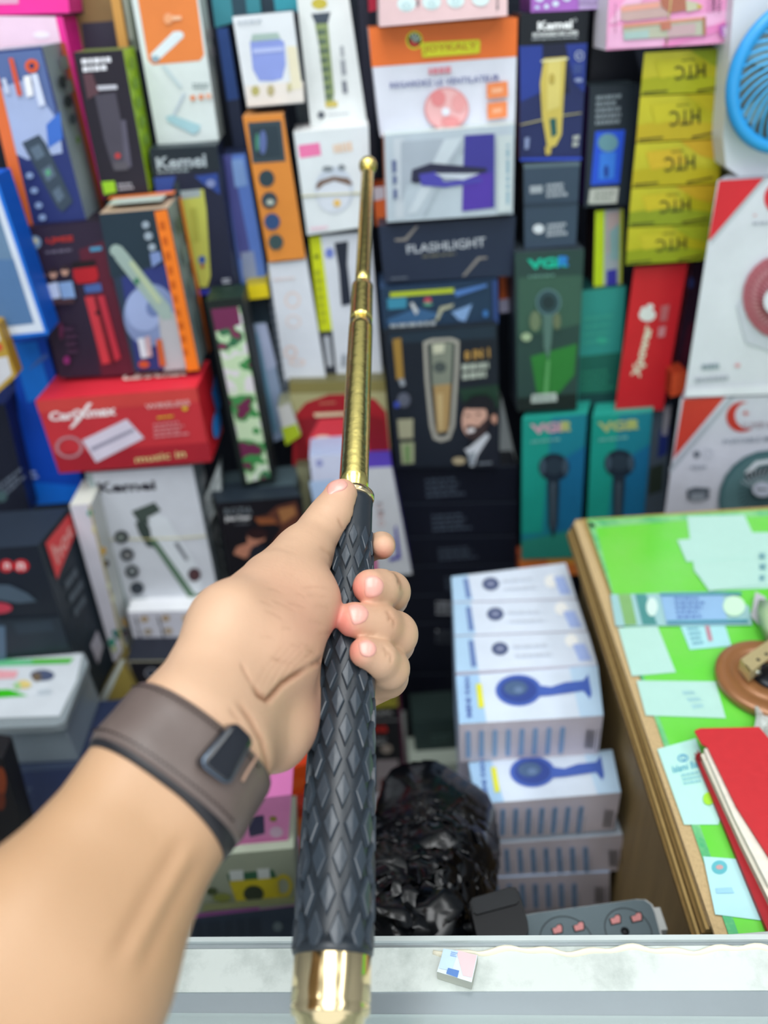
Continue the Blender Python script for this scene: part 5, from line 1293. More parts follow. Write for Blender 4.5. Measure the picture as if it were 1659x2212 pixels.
WRD = ['Model type', 'Output power', 'Charging time', 'Speed mode', 'Power supply', 'Charging current', 'Working time', 'Battery voltage']
LAV, LBL, WHT = 'E2DAE4', 'A9C4E4', 'D8E4F4'
GF = 'white and blue handheld fan cartons beside the desk'


def fanpic(cx1, cy1, s, L):
    BL_ = '4A66B8'
    return [q([(0, 0), (.16, 0), (.19, 1), (0, 1)], 'A8CCEC'), q([(.80, 0), (1, 0), (1, 1), (.84, 1)], 'C0DCF6'),
            e(cx1, cy1, 50 * s, 34 * s, BL_), e(cx1, cy1, 40 * s, 27 * s, '3A4E96'), e(cx1 - 6, cy1 - 4, 26 * s, 16 * s, '50688C'), e(cx1, cy1, 10 * s, 7 * s, '6C84A8'),
            q([(cx1 + 40 * s, cy1 - 10), (cx1 + 70 * s, cy1 - 6), (cx1 + 100 * s, cy1 - 16), (cx1 + 140 * s, cy1 - 20), (cx1 + 150 * s, cy1 - 34), (cx1 + 158 * s, cy1 + 8), (cx1 + 154 * s, cy1 + 20), (cx1 + 140 * s, cy1 + 2), (cx1 + 70 * s, cy1 + 12), (cx1 + 44 * s, cy1 + 14)], BL_)]


z4, z3 = .868, .806
# three standing upright at the back, tops visible
up = [((975, 1246), (1222, 1216), (1245, 1292), (979, 1300)), ((979, 1303), (1246, 1295), (1268, 1362), (982, 1372)), ((982, 1375), (1270, 1365), (1290, 1434), (985, 1452))]
for i, qd in enumerate(up):
    ox, oy = [(1060, 1262), (1070, 1327), (1080, 1402)][i]
    carton('handheld_fan_box', ['white and blue carton standing at the back of the fan carton group', 'white and blue carton, second from the back of the group', 'white and blue carton, third from the back, before the large fan picture'][i],
           list(qd), Z=z4 + .002, th=.25, col='D6E0EE', side=LBL, bot=LAV, left=LBL, group=GF, prints=[
        q([(0, 0), (.14, 0), (.16, 1), (0, 1)], 'B0D0EA'), e(ox, oy, 18, 14, '3E4C74'), e(ox, oy, 10, 7, '8088A4'), q([(.1, .15), (.14, .15), (.15, .9), (.11, .9)], '6C84B8'), e(ox + 130 + 12 * i, oy - 5 - 6 * i, 14, 14, 'F2F4F0'), q([(.86, .4), (.95, .4), (.97, .9), (.88, .9)], 'A4B8E8'),
        b([(.42, .25), (.75, .25), (.77, .8), (.44, .8)], 2, 'C8D0DC', gap=.7)])
q4 = [(985, 1460), (1291, 1438), (1303, 1546), (992, 1564)]
carton('handheld_fan_box', 'white and blue carton, upper of the two with large blue fan pictures', q4, Z=z4 - .001, th=.060, col=WHT, side=LBL, bot=LAV, left=LBL, group=GF,
       prints=fanpic(1120, 1492, 1.0, 1) + [q([(1028, 1480), (1040, 1479), (1046, 1530), (1034, 1532)], 'E4E43C'), t('MINI FAN', [(1008, 1552), (1003, 1466), (1014, 1465), (1020, 1551)], '6078B8', .02)] + pills(.06, .15, .72, .85, 'B', None, 8, True))
q3 = [(1012, 1648), (1322, 1620), (1341, 1712), (1030, 1737)]
carton('handheld_fan_box', 'white and blue carton, lower of the two with large blue fan pictures', q3, Z=z3 + .001, th=.062, col=WHT, side=LBL, bot=LAV, left=LBL, group=GF,
       prints=fanpic(1150, 1668, .98, 1) + [q([(1060, 1660), (1071, 1659), (1080, 1712), (1069, 1714)], 'E4E43C'), t('MINI FAN', [(1044, 1728), (1035, 1645), (1046, 1644), (1055, 1727)], '5070B4', .02)] + pills(.09, .12, .72, .85, 'B', WRD, 8, True))
y3 = WZ(1030, 1737, z3).y
z3b = z3 - .0625
c2 = [WY(1047, 1825, y3), WY(1345, 1803, y3), WY(1348, 1880, y3), WY(1052, 1897, y3)]
carton('handheld_fan_box', 'lavender-sided carton under the two with large fan pictures', c2, th=.10, col=LAV, side=LBL, top=WHT, left=LBL, group=GF, prints=pills(.06, .14, .72, .86, 'F', WRD, 8, True))
c1 = [WY(1012, 1900, y3 - .002), WY(1317, 1884, y3 - .002), WY(1317, 1958, y3 - .002), WY(1018, 1975, y3 - .002)]
carton('handheld_fan_box', 'lowest carton of the fan pile, with barcode, right behind the adapter', c1, th=.10, col=LAV, side=LBL, top='B4CCEA', left=LBL, group=GF, prints=pills(.1, .14, .74, .86, 'F', WRD, 8, True))
zb0 = min(c1[3].z, c1[2].z)
slab('low_cabinet', c1[0].x + .005, c1[1].x - .015, y3 + .002, y3 + .20, .352, zb0 - .001, mat('C9C4CE', 0.5), False, 'pale low cabinet carrying the fan cartons', 'cabinet')

# --- rubber bands round some cartons
RB = mat('C8C080', 0.4, 0, .4)
def band_(label, pts, Y, r=.0007):
    m2 = MB()
    m2.tube([WY(x, y, Y) for x, y in pts], r, RB, 6)
    tag(m2.build('rubber_band'), label, 'rubber band')
band_('thin yellow rubber band round the white clipper carton', [(222, 1166), (300, 1165), (400, 1162), (446, 1158)], .8735)
band_('thin pale rubber band round the hairband carton', [(650, 424), (720, 420), (800, 416)], .9635)
band_('thin golden rubber band round the pink eyebrow trimmer carton', [(1453, -40), (1446, 30), (1440, 98)], .9135, .0006)
band_('thin dark golden rubber band round the blue clipper carton', [(1124, 270), (1150, 264), (1200, 252), (1256, 244)], .9535, .0006)


# ================================================================== baton
BA, BT, TT = WD(713, 2200, 0.33), WD(795, 352, 0.737), 2.39
BAX = (BT - BA).normalized()
BL = (BT - BA).length
UNIT = BL / TT                      # length of one handle

GOLD = mat((0.88, 0.74, 0.25), 0.20, 1.0, 0.5, 0.10, 160, bump=0.12)
GOLDM = mat((0.84, 0.67, 0.38), 0.12, 1.0, 0.5, 0.06, 25)
RUBBER = mat('252C33', 0.34, 0, 0.5, 0.08, 80)
RUBBER2 = mat('333C45', 0.28, 0, 0.55, 0.08, 80)

baton = thing('telescopic_baton', BA, 'gold telescopic baton with a black diamond-patterned rubber grip held upright in the hand', 'baton')


def hr(tv):
    """radius of the grip along the handle"""
    P = [(0.0, .0168), (0.085, .0172), (0.2, .0172), (0.42, .0163), (0.6, .0148), (0.75, .0134), (0.90, .0127), (1.0, .0128)]
    for (a, ra), (b_, rb) in zip(P, P[1:]):
        if tv <= b_:
            return ra + (rb - ra) * (tv - a) / (b_ - a)
    return P[-1][1]


mb = MB()
mb.lathe(BA, BAX, [(-.004, .0125), (-.004, .0140), (.000, .0148), (.0005, .0162), (.002, .0168), (.0040, .0170), (.0050, .0166), (.0060, .0170),
                   (.0225, .0170), (.0235, .0166), (.0250, .0160)], GOLDM, 64)
mb.build('end_cap', baton)
mb = MB()
prof = []
for i in range(60):
    tv = 0.082 + (0.955 - 0.082) * i / 59
    prof.append((tv * UNIT, hr(tv) - (0.0012 if tv < .86 else 0.0004)))
prof = [(0.080 * UNIT, .0150), (0.0805 * UNIT, .0172), (0.084 * UNIT, .0178), (0.095 * UNIT, .0174)] + prof[1:]
prof += [(0.965 * UNIT, .0126), (0.975 * UNIT, .0115)]
mb.lathe(BA, BAX, prof, RUBBER, 72)
# raised diamonds
a0 = BAX.orthogonal().normalized()
tocam = (CAM - (BA + BAX * UNIT * .4))
tocam = (tocam - BAX * tocam.dot(BAX)).normalized()
a0 = tocam
b0 = BAX.cross(a0)
NC, PH = 11, 0.0150


def cyl(h, w, dr):
    r = hr(h / UNIT) - 0.0012 + dr
    return BA + BAX * h + (a0 * math.cos(w) + b0 * math.sin(w)) * r


row = 0
h = 0.092 * UNIT + PH * .25
while h < 0.85 * UNIT:
    for k in range(NC):
        w0 = 2 * math.pi * (k + 0.5 * (row % 2)) / NC + 0.08
        H, Wd = 0.0091, math.pi / NC * 0.80
        lo = max(h - H, 0.088 * UNIT)
        base, topv, mid_ = [], [], []
        for (dh, dw) in [(-1, 0), (-.5, .5), (0, 1), (.5, .5), (1, 0), (.5, -.5), (0, -1), (-.5, -.5)]:
            base.append(cyl(max(h + dh * H, 0.086 * UNIT), w0 + dw * Wd, 0.0))
            mid_.append(cyl(max(h + dh * H * .92, 0.0865 * UNIT), w0 + dw * Wd * .90, 0.0018))
            topv.append(cyl(max(h + dh * H * .80, 0.087 * UNIT), w0 + dw * Wd * .76, 0.0022))
        fs = [(i, (i + 1) % 8, (i + 1) % 8 + 8, i + 8) for i in range(8)]
        fs += [(i + 8, (i + 1) % 8 + 8, (i + 1) % 8 + 16, i + 16) for i in range(8)]
        cen = cyl(h, w0, 0.0022)
        vs = base + mid_ + topv + [cen]
        fs += [(16 + i, 16 + (i + 1) % 8, 24) for i in range(8)]
        mb.mesh(vs, fs, RUBBER2)
    row += 1
    h += PH
mb.build('grip', baton)
mb = MB()
mb.lathe(BA + BAX * 0.972 * UNIT, BAX, [(0, .0105), (0, .0128), (.0015, .0133), (.004, .0133), (.0048, .0126), (.0056, .0100)], GOLDM, 64)
mb.build('collar_ring', baton)


def seg(name, t0, t1, r0, r1, lip=True, ball=False):
    m_ = MB()
    L = (t1 - t0) * UNIT
    pr = [(0, r0)] + [(L * i / 12, r0 + (r1 - r0) * i / 12) for i in range(1, 12)]
    if lip:
        pr += [(L - .010, r1), (L - .0095, r1 - .0004), (L - .003, r1 - .0006), (L - .001, r1 - .0014), (L, r1 - .0030)]
    else:
        pr += [(L, r1)]
    m_.lathe(BA + BAX * t0 * UNIT, BAX, pr, GOLD, 64)
    m_.build(name, baton)


seg('shaft_section', 0.985, 1.60, .0094, .0090)
seg('shaft_section', 1.585, 1.748, .0087, .0084)
seg('shaft_section', 1.73, 2.365, .0062, .0055, lip=False)
mb = MB()
mb.lathe(BA + BAX * 2.345 * UNIT, BAX, [(0, .0052), (.0005, .0062), (.0015, .0068), (.003, .0066), (.004, .0060), (.0045, .0074), (.006, .0082), (.009, .0084),
                                       (.012, .0076), (.0145, .0058), (.016, .003), (.0163, .0004)], GOLD, 40)
mb.build('tip_knob', baton)

# ================================================================== hand and arm (one continuous surface)
RES = 0.00125


def C(px, py, d):
    return np.array([(px - CX) / FPX * d, -(py - CY) / FPX * d, d])


lo = np.array([-0.185, -0.30, 0.15])
hi = np.array([0.035, 0.035, 0.53])
dim = np.ceil((hi - lo) / RES).astype(int)
gx = lo[0] + np.arange(dim[0]) * RES
gy = lo[1] + np.arange(dim[1]) * RES
gz = lo[2] + np.arange(dim[2]) * RES


def new():
    return np.full(tuple(dim), 0.03, np.float32)


def cone(A, a, ra, b_, rb, k=0.004, flat=None):
    """smoothly unite a tapered capsule with field A. a, b_ = (px, py, depth); ra, rb in pixels at that depth"""
    pa, pb = C(*a), C(*b_)
    ra, rb = ra * a[2] / FPX, rb * b_[2] / FPX
    R = max(ra, rb) + k + 0.006
    mn = np.minimum(pa, pb) - R
    mx = np.maximum(pa, pb) + R
    i0 = np.clip(((mn - lo) / RES).astype(int), 0, dim)
    i1 = np.clip(((mx - lo) / RES).astype(int) + 1, 0, dim)
    if np.any(i1 <= i0):
        return
    sl = tuple(slice(p, q_) for p, q_ in zip(i0, i1))
    X, Y, Z = np.meshgrid(gx[sl[0]], gy[sl[1]], gz[sl[2]], indexing='ij', sparse=True)
    ba = pb - pa
    den = float(ba @ ba) + 1e-12
    hh = np.clip(((X - pa[0]) * ba[0] + (Y - pa[1]) * ba[1] + (Z - pa[2]) * ba[2]) / den, 0, 1)
    dx, dy, dz = X - pa[0] - hh * ba[0], Y - pa[1] - hh * ba[1], Z - pa[2] - hh * ba[2]
    d = (np.sqrt(dx * dx + dy * dy + dz * dz) - (ra + (rb - ra) * hh)).astype(np.float32)
    o = A[sl]
    hk = np.clip(0.5 + 0.5 * (o - d) / k, 0, 1)
    A[sl] = o * (1 - hk) + d * hk - k * hk * (1 - hk)


def smin(a, b_, k):
    hk = np.clip(0.5 + 0.5 * (a - b_) / k, 0, 1)
    return a * (1 - hk) + b_ * hk - k * hk * (1 - hk)


def chain(A, pts, k=0.004):
    for (p0, r0), (p1, r1) in zip(pts, pts[1:]):
        cone(A, p0, r0, p1, r1, k)


# --- forearm, wrist, palm
arm = new()
K = 0.012
PU = (0.74, 0.67)       # direction across the wrist in the picture


def two(A, p, q_, off0, off1, r0, r1, k=K, thick=0.0):
    for s in (-1, 1):
        cone(A, (p[0] + s * off0 * PU[0], p[1] + s * off0 * PU[1], p[2] + thick * s), r0,
             (q_[0] + s * off1 * PU[0], q_[1] + s * off1 * PU[1], q_[2] + thick * s), r1, k)


two(arm, (-560, 2720, .205), (120, 2080, .268), 90, 70, 235, 185, K)
two(arm, (120, 2080, .268), (346, 1722, .312), 70, 56, 185, 112, K)
two(arm, (346, 1722, .312), (436, 1598, .330), 56, 58, 112, 102, K)
# wrist into the heel of the hand
palm = [
    ((400, 1540, .335), 92, (500, 1350, .375), 84),
    ((500, 1350, .375), 84, (590, 1265, .420), 72),
    ((505, 1640, .338), 72, (585, 1560, .385), 82),
    ((440, 1590, .335), 108, (560, 1420, .385), 112),
    ((560, 1420, .385), 112, (625, 1310, .415), 88),
    ((585, 1560, .385), 82, (650, 1450, .435), 66),
    ((600, 1600, .375), 58, (655, 1500, .425), 55),
    ((560, 1420, .400), 90, (690, 1400, .470), 55),
    ((500, 1350, .400), 60, (665, 1245, .480), 45),
    ((585, 1560, .395), 60, (730, 1490, .468), 44),
    # thenar eminence
    ((600, 1420, .392), 72, (655, 1300, .425), 68),
    ((655, 1300, .425), 68, (640, 1225, .442), 64),
]
for a_, r0, b_, r1 in palm:
    cone(arm, a_, r0, b_, r1, K if r0 > 60 else 0.009)
# thumb
chain(arm, [((600, 1270, .425), 78), ((655, 1196, .452), 60), ((694, 1142, .468), 45), ((716, 1112, .474), 43), ((735, 1072, .479), 35)], 0.006)
cone(arm, (737, 1068, .479), 34, (741, 1064, .480), 29, 0.003)

# --- fingers behind and around the grip, each on its own
fing = []
KF = 0.0035
idx = new()
chain(idx, [((648, 1252, .485), 36), ((735, 1205, .512), 33), ((800, 1182, .502), 29), ((824, 1178, .482), 28), ((828, 1180, .474), 26)], KF)
fing.append(idx)
mid_f = new()
chain(mid_f, [((670, 1320, .480), 44), ((740, 1292, .500), 40), ((838, 1290, .487), 42), ((843, 1278, .462), 42), ((822, 1272, .446), 41), ((800, 1268, .437), 39)], KF)
fing.append(mid_f)
rng = new()
chain(rng, [((670, 1400, .470), 46), ((750, 1385, .488), 44), ((848, 1388, .470), 46), ((853, 1370, .446), 48), ((820, 1352, .434), 46), ((765, 1340, .424), 40)], KF)
fing.append(rng)
pky = new()
chain(pky, [((680, 1490, .450), 44), ((750, 1482, .466), 42), ((836, 1462, .452), 44), ((840, 1444, .432), 43), ((818, 1424, .421), 40), ((788, 1410, .414), 35)], KF)
fing.append(pky)
heel = new()
chain(heel, [((680, 1520, .450), 44), ((760, 1505, .462), 40), ((822, 1480, .458), 36)], 0.006)
fing.append(heel)

F_ = arm
for g in fing:
    F_ = smin(F_, g, 0.0022)

# flesh gives way to the grip
aA = np.array([(BA - CAM).dot(RT), (BA - CAM).dot(UP), (BA - CAM).dot(FW)])
aX = np.array([BAX.dot(RT), BAX.dot(UP), BAX.dot(FW)])
i0 = np.array([int((-0.075 - lo[0]) / RES), 0, int((0.31 - lo[2]) / RES)])
sl = (slice(i0[0], dim[0]), slice(0, dim[1]), slice(i0[2], dim[2]))
X, Y, Z = np.meshgrid(gx[sl[0]], gy[sl[1]], gz[sl[2]], indexing='ij', sparse=True)
hh = (X - aA[0]) * aX[0] + (Y - aA[1]) * aX[1] + (Z - aA[2]) * aX[2]
dx, dy, dz = X - aA[0] - hh * aX[0], Y - aA[1] - hh * aX[1], Z - aA[2] - hh * aX[2]
rad = np.sqrt(dx * dx + dy * dy + dz * dz)
ts = np.linspace(-0.2, 1.2, 60)
rr = np.interp(hh / UNIT, ts, [hr(min(max(v, 0), 1)) for v in ts]) + 0.0004
hd = (rad - rr).astype(np.float32)
F_[sl] = np.maximum(F_[sl], -hd)
F_[0], F_[-1], F_[:, 0], F_[:, -1], F_[:, :, 0], F_[:, :, -1] = (0.01,) * 6


def surface_nets(V):
    S = V < 0
    nx, ny, nz = V.shape
    acc = np.zeros((nx - 1, ny - 1, nz - 1), np.uint8)
    corners = [(i, j, k) for i in (0, 1) for j in (0, 1) for k in (0, 1)]
    for (i, j, k) in corners:
        acc += S[i:nx - 1 + i, j:ny - 1 + j, k:nz - 1 + k]
    act = np.argwhere((acc > 0) & (acc < 8))
    idm = np.full((nx - 1, ny - 1, nz - 1), -1, np.int32)
    idm[act[:, 0], act[:, 1], act[:, 2]] = np.arange(len(act))
    val = {c: V[act[:, 0] + c[0], act[:, 1] + c[1], act[:, 2] + c[2]] for c in corners}
    P = np.zeros((len(act), 3))
    n = np.zeros(len(act))
    for c0 in corners:
        for ax in range(3):
            if c0[ax] == 0:
                c1 = list(c0); c1[ax] = 1; c1 = tuple(c1)
                v0, v1 = val[c0], val[c1]
                m = (v0 < 0) != (v1 < 0)
                tt = np.where(m, v0 / np.where(m, v0 - v1, 1), 0)
                for a in range(3):
                    P[:, a] += np.where(m, c0[a] + (tt if a == ax else 0), 0)
                n += m
    P = P / n[:, None] + act
    quads = []
    for ax in range(3):
        sl0 = [slice(1, -1)] * 3; sl1 = [slice(1, -1)] * 3
        sl0[ax] = slice(0, -1); sl1[ax] = slice(1, None)
        ch = np.argwhere(S[tuple(sl0)] != S[tuple(sl1)])
        o = np.ones(3, int); o[ax] = 0
        ch = ch + o
        u, v = [(1, 2), (2, 0), (0, 1)][ax]
        du = np.zeros(3, int); du[u] = 1
        dv = np.zeros(3, int); dv[v] = 1
        g = lambda p: idm[p[:, 0], p[:, 1], p[:, 2]]
        ok = np.all(ch < np.array([nx - 1, ny - 1, nz - 1]), axis=1)
        ch = ch[ok]
        qd = np.stack([g(ch - du - dv), g(ch - dv), g(ch), g(ch - du)], 1)
        inside = S[ch[:, 0], ch[:, 1], ch[:, 2]]
        qd[inside] = qd[inside][:, ::-1]
        quads.append(qd)
    return P, np.concatenate(quads)


P_, Q_ = surface_nets(F_)
P_ = lo + P_ * RES
del arm, F_, fing, idx, mid_f, rng, pky, heel


def smooth(P, Q, it, lam=0.5):
    E = np.concatenate([Q[:, [0, 1]], Q[:, [1, 2]], Q[:, [2, 3]], Q[:, [3, 0]]])
    E = np.concatenate([E, E[:, ::-1]])
    cnt = np.bincount(E[:, 0], minlength=len(P))[:, None]
    for _ in range(it):
        S = np.stack([np.bincount(E[:, 0], P[E[:, 1], a], len(P)) for a in range(3)], 1)
        P = P + lam * (S / cnt - P)
    return P


P_ = smooth(P_, Q_, 4)


def normals(P, Q):
    fn = np.cross(P[Q[:, 2]] - P[Q[:, 0]], P[Q[:, 3]] - P[Q[:, 1]])
    N = np.zeros_like(P)
    for k in range(4):
        for a in range(3):
            N[:, a] += np.bincount(Q[:, k], fn[:, a], len(P))
    return N / (np.linalg.norm(N, axis=1)[:, None] + 1e-12)


N_ = normals(P_, Q_)
if np.mean(np.sum(N_ * (P_ - P_.mean(0)), 1)) < 0:
    Q_ = Q_[:, ::-1]
    N_ = -N_
pxy = np.stack([CX + P_[:, 0] / P_[:, 2] * FPX, CY - P_[:, 1] / P_[:, 2] * FPX], 1)
front = np.sum(N_ * P_, 1) < 0
tint = np.zeros(len(P_))
disp = np.zeros(len(P_))


def crease(pts, wid, depth, zr=None, colr=0.5):
    """fold in the skin: a groove pressed into the surface along a line"""
    pts = np.array(pts, float)
    best = np.full(len(P_), 1e9)
    L = 0
    lens = [np.linalg.norm(b_ - a_) for a_, b_ in zip(pts, pts[1:])]
    tot = sum(lens)
    fade = np.zeros(len(P_))
    for a_, b_, ln in zip(pts, pts[1:], lens):
        ab = b_ - a_
        h_ = np.clip(((pxy - a_) @ ab) / (ab @ ab), 0, 1)
        dd = np.linalg.norm(pxy - a_ - h_[:, None] * ab, axis=1)
        s_ = (L + h_ * ln) / tot
        m = dd < best
        best = np.where(m, dd, best)
        fade = np.where(m, np.clip(np.minimum(s_, 1 - s_) * 5 + .15, 0, 1), fade)
        L += ln
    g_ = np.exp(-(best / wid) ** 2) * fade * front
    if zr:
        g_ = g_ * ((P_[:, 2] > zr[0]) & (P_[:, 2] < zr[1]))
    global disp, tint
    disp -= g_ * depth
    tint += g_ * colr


crease([(668, 1440), (640, 1458), (612, 1476), (590, 1500), (578, 1512), (560, 1500), (545, 1478)], 5.5, .0020, None, .9)
crease([(545, 1478), (530, 1452), (520, 1430)], 4, .0006, None, .3)
crease([(724, 1392), (700, 1425), (668, 1440)], 6, .0014, None, .4)
crease([(512, 1515), (540, 1552), (566, 1600), (578, 1650), (582, 1690)], 6, .0011, None, .55)
crease([(495, 1530), (520, 1560)], 4, .0005, None, .3)
crease([(742, 1145), (730, 1120)], 3, .0005, None, .3)
crease([(690, 1180), (716, 1200), (726, 1235)], 5, .0006, None, .15)
crease([(560, 1190), (600, 1182), (640, 1196)], 4, .00025, None, .05)
rs = random.Random(5)
for i in range(22):      # fine wrinkles of the ball of the thumb
    x, y = rs.uniform(560, 690), rs.uniform(1260, 1430)
    l_ = rs.uniform(25, 60)
    a_ = rs.uniform(0.0, 0.5)
    crease([(x, y), (x + l_ * .5 * math.cos(a_), y + l_ * .5 * math.sin(a_) - 3), (x + l_ * math.cos(a_), y + l_ * math.sin(a_))], 2.4, .00035, None, .12)
for i in range(5):
    x = 632 - i * 16
    crease([(x + 50, 1398 - i * 3), (x + 6, 1440), (x - 20, 1485)], 3, .0002, None, .12)
for (x, y) in [(862, 1250), (868, 1262), (842, 1330), (852, 1342), (836, 1408), (846, 1418)]:
    crease([(x - 8, y - 12), (x, y), (x - 2, y + 14)], 3.2, .0006, None, .22)
# tendons below the wrist
for a_, b_, w_ in [((440, 1840), (300, 2110), 16), ((400, 1800), (240, 2080), 18)]:
    crease([a_, ((a_[0] + b_[0]) / 2 - 4, (a_[1] + b_[1]) / 2), b_], w_, .0007, None, .10)
crease([(420, 1820), (270, 2095)], 12, -.0004, None, -.03)
P_ = P_ + N_ * disp[:, None]
N_ = normals(P_, Q_)
red = np.zeros(len(P_))
for (x, y, z, r_) in [(775, 1268, .43, 34), (738, 1340, .418, 34), (768, 1405, .41, 26), (828, 1195, .472, 20), (725, 1050, .478, 26), (770, 1280, .44, 26),
                      (742, 1360, .42, 22)]:
    c3 = C(x, y, z)
    red += 0.9 * np.exp(-(np.linalg.norm(P_ - c3, axis=1) / (r_ * z / FPX * 1.1)) ** 2)
for (x, y, z, r_, k_) in [(640, 1400, .385, 110, .28), (640, 1560, .39, 80, .35), (690, 1300, .42, 60, .2), (600, 1300, .40, 90, .12)]:
    c3 = C(x, y, z)
    red += k_ * np.exp(-(np.linalg.norm(P_ - c3, axis=1) / (r_ * z / FPX)) ** 2)
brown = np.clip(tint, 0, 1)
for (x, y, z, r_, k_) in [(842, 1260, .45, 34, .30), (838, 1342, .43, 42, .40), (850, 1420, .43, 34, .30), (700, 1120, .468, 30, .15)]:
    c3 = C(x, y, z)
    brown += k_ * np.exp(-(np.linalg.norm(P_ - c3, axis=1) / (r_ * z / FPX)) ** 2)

Rm = np.array([list(RT), list(UP), list(FW)])       # rows
PW = P_ @ Rm + np.array(CAM)
me = bpy.data.meshes.new('hand_and_arm')
ctr = Vector(PW.mean(0))
me.vertices.add(len(PW))
me.vertices.foreach_set('co', (PW - np.array(ctr)).astype(np.float32).ravel())
Q2 = Q_ if True else Q_
me.loops.add(len(Q2) * 4)
me.loops.foreach_set('vertex_index', Q2.astype(np.int32).ravel())
me.polygons.add(len(Q2))
me.polygons.foreach_set('loop_start', np.arange(0, len(Q2) * 4, 4, dtype=np.int32))
me.polygons.foreach_set('loop_total', np.full(len(Q2), 4, dtype=np.int32))
me.polygons.foreach_set('use_smooth', np.ones(len(Q2), bool))
me.update(calc_edges=True)
me.validate()
bmf = bmesh.new(); bmf.from_mesh(me)
bmesh.ops.recalc_face_normals(bmf, faces=bmf.faces)
bmf.to_mesh(me); bmf.free()
sdist = ((pxy[:, 0] - 400) * .59 - (pxy[:, 1] - 1655) * .81) / 300      # forearm colour darkened, standing in for the shadow of the holder's body
arm_shade_ = np.clip(.5 - sdist, 0, 1)
for nm, arr in (('flush', red), ('fold', brown), ('tan', arm_shade_)):
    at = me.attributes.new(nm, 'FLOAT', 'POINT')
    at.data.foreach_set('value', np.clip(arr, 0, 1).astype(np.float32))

sk = bpy.data.materials.new('skin')
sk.use_nodes = True
nt = sk.node_tree
bs = nt.nodes['Principled BSDF']
bs.inputs['Roughness'].default_value = 0.46
bs.inputs['Specular IOR Level'].default_value = 0.4
bs.inputs['Subsurface Weight'].default_value = 0.08
bs.inputs['Subsurface Radius'].default_value = (1.0, 0.35, 0.2)
bs.inputs['Subsurface Scale'].default_value = 0.004


def N(tp, **kw):
    n = nt.nodes.new(tp)
    for k_, v_ in kw.items():
        setattr(n, k_, v_)
    return n


def mixc(a, b_, fac):
    n = N('ShaderNodeMix', data_type='RGBA')
    for s_, v_ in (('A', a), ('B', b_), ('Factor', fac)):
        if isinstance(v_, bpy.types.NodeSocket):
            nt.links.new(v_, n.inputs[s_])
        else:
            n.inputs[s_].default_value = v_
    return n.outputs['Result']


tc = N('ShaderNodeTexCoord')
n1 = N('ShaderNodeTexNoise'); n1.inputs['Scale'].default_value = 28; n1.inputs['Detail'].default_value = 3
n2 = N('ShaderNodeTexNoise'); n2.inputs['Scale'].default_value = 420; n2.inputs['Detail'].default_value = 4
nt.links.new(tc.outputs['Object'], n1.inputs['Vector'])
nt.links.new(tc.outputs['Object'], n2.inputs['Vector'])
SKIN_A, SKIN_B = lin('CEAA8C'), lin('C39D81')
c1 = mixc(SKIN_A, SKIN_B, n1.outputs['Fac'])
at1 = N('ShaderNodeAttribute', attribute_name='flush')
at2 = N('ShaderNodeAttribute', attribute_name='fold')
c2 = mixc(c1, lin('DC8C7C'), at1.outputs['Fac'])
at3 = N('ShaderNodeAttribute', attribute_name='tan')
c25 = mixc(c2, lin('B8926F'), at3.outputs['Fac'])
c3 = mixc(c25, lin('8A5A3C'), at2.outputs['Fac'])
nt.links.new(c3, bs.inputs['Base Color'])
bp = N('ShaderNodeBump'); bp.inputs['Strength'].default_value = 0.22; bp.inputs['Distance'].default_value = 0.0006
nt.links.new(n2.outputs['Fac'], bp.inputs['Height'])
nt.links.new(bp.outputs['Normal'], bs.inputs['Normal'])
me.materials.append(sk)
hand = bpy.data.objects.new('hand_and_arm', me)
COL.objects.link(hand)
hand.location = ctr
ORI[hand.name] = ctr
tag(hand, 'bare left forearm and hand of a person gripping the black handle, thumb up along it', 'person')

bvh = BVHTree.FromPolygons([tuple(p) for p in PW], [tuple(int(i) for i in f) for f in Q_])


def nail(label, pts, lift=0.0006):
    """fingernail plate laid on the fingertip, outlined by pts (photo positions)"""
    pts = np.array(pts, float)
    c_ = pts.mean(0)
    rings = [0.0, .35, .65, .88, 1.0]
    n = 28
    # closed Catmull-Rom outline
    out = []
    m = len(pts)
    for i in range(m):
        p0, p1, p2, p3 = pts[i - 1], pts[i], pts[(i + 1) % m], pts[(i + 2) % m]
        for s_ in range(4):
            u = s_ / 4
            out.append(.5 * ((2 * p1) + (-p0 + p2) * u + (2 * p0 - 5 * p1 + 4 * p2 - p3) * u * u + (-p0 + 3 * p1 - 3 * p2 + p3) * u ** 3))
    out = np.array(out)
    n = len(out)
    vs, fs = [], []
    ok = True
    for r_ in rings[1:]:
        for o in out:
            x, y = c_ + (o - c_) * r_
            d_ = ray(x, y).normalized()
            hit, nn, _, _ = bvh.ray_cast(CAM, d_)
            if hit is None:
                ok = False
                hit, nn = Vector(vs[-1]) if vs else CAM, Vector((0, 0, 1))
            if nn.dot(d_) > 0:
                nn = -nn
            lf = lift * (1.0 if r_ < .9 else -0.1)
            vs.append(hit + nn * lf)
    d_ = ray(*c_).normalized()
    hit, nn, _, _ = bvh.ray_cast(CAM, d_)
    if nn.dot(d_) > 0:
        nn = -nn
    vs.append(hit + nn * lift)
    cidx = len(vs) - 1
    for i in range(n):
        fs.append((cidx, i, (i + 1) % n))
    for k_ in range(len(rings) - 2):
        for i in range(n):
            fs.append((k_ * n + i, (k_ + 1) * n + i, (k_ + 1) * n + (i + 1) % n, k_ * n + (i + 1) % n))
    mb_ = MB()
    mb_.mesh(vs, fs, mat('DDA294', 0.3, 0, 0.6, 0.03, 200, coat=0.3), True)
    o = mb_.build('fingernail', hand)
    o['label'] = label


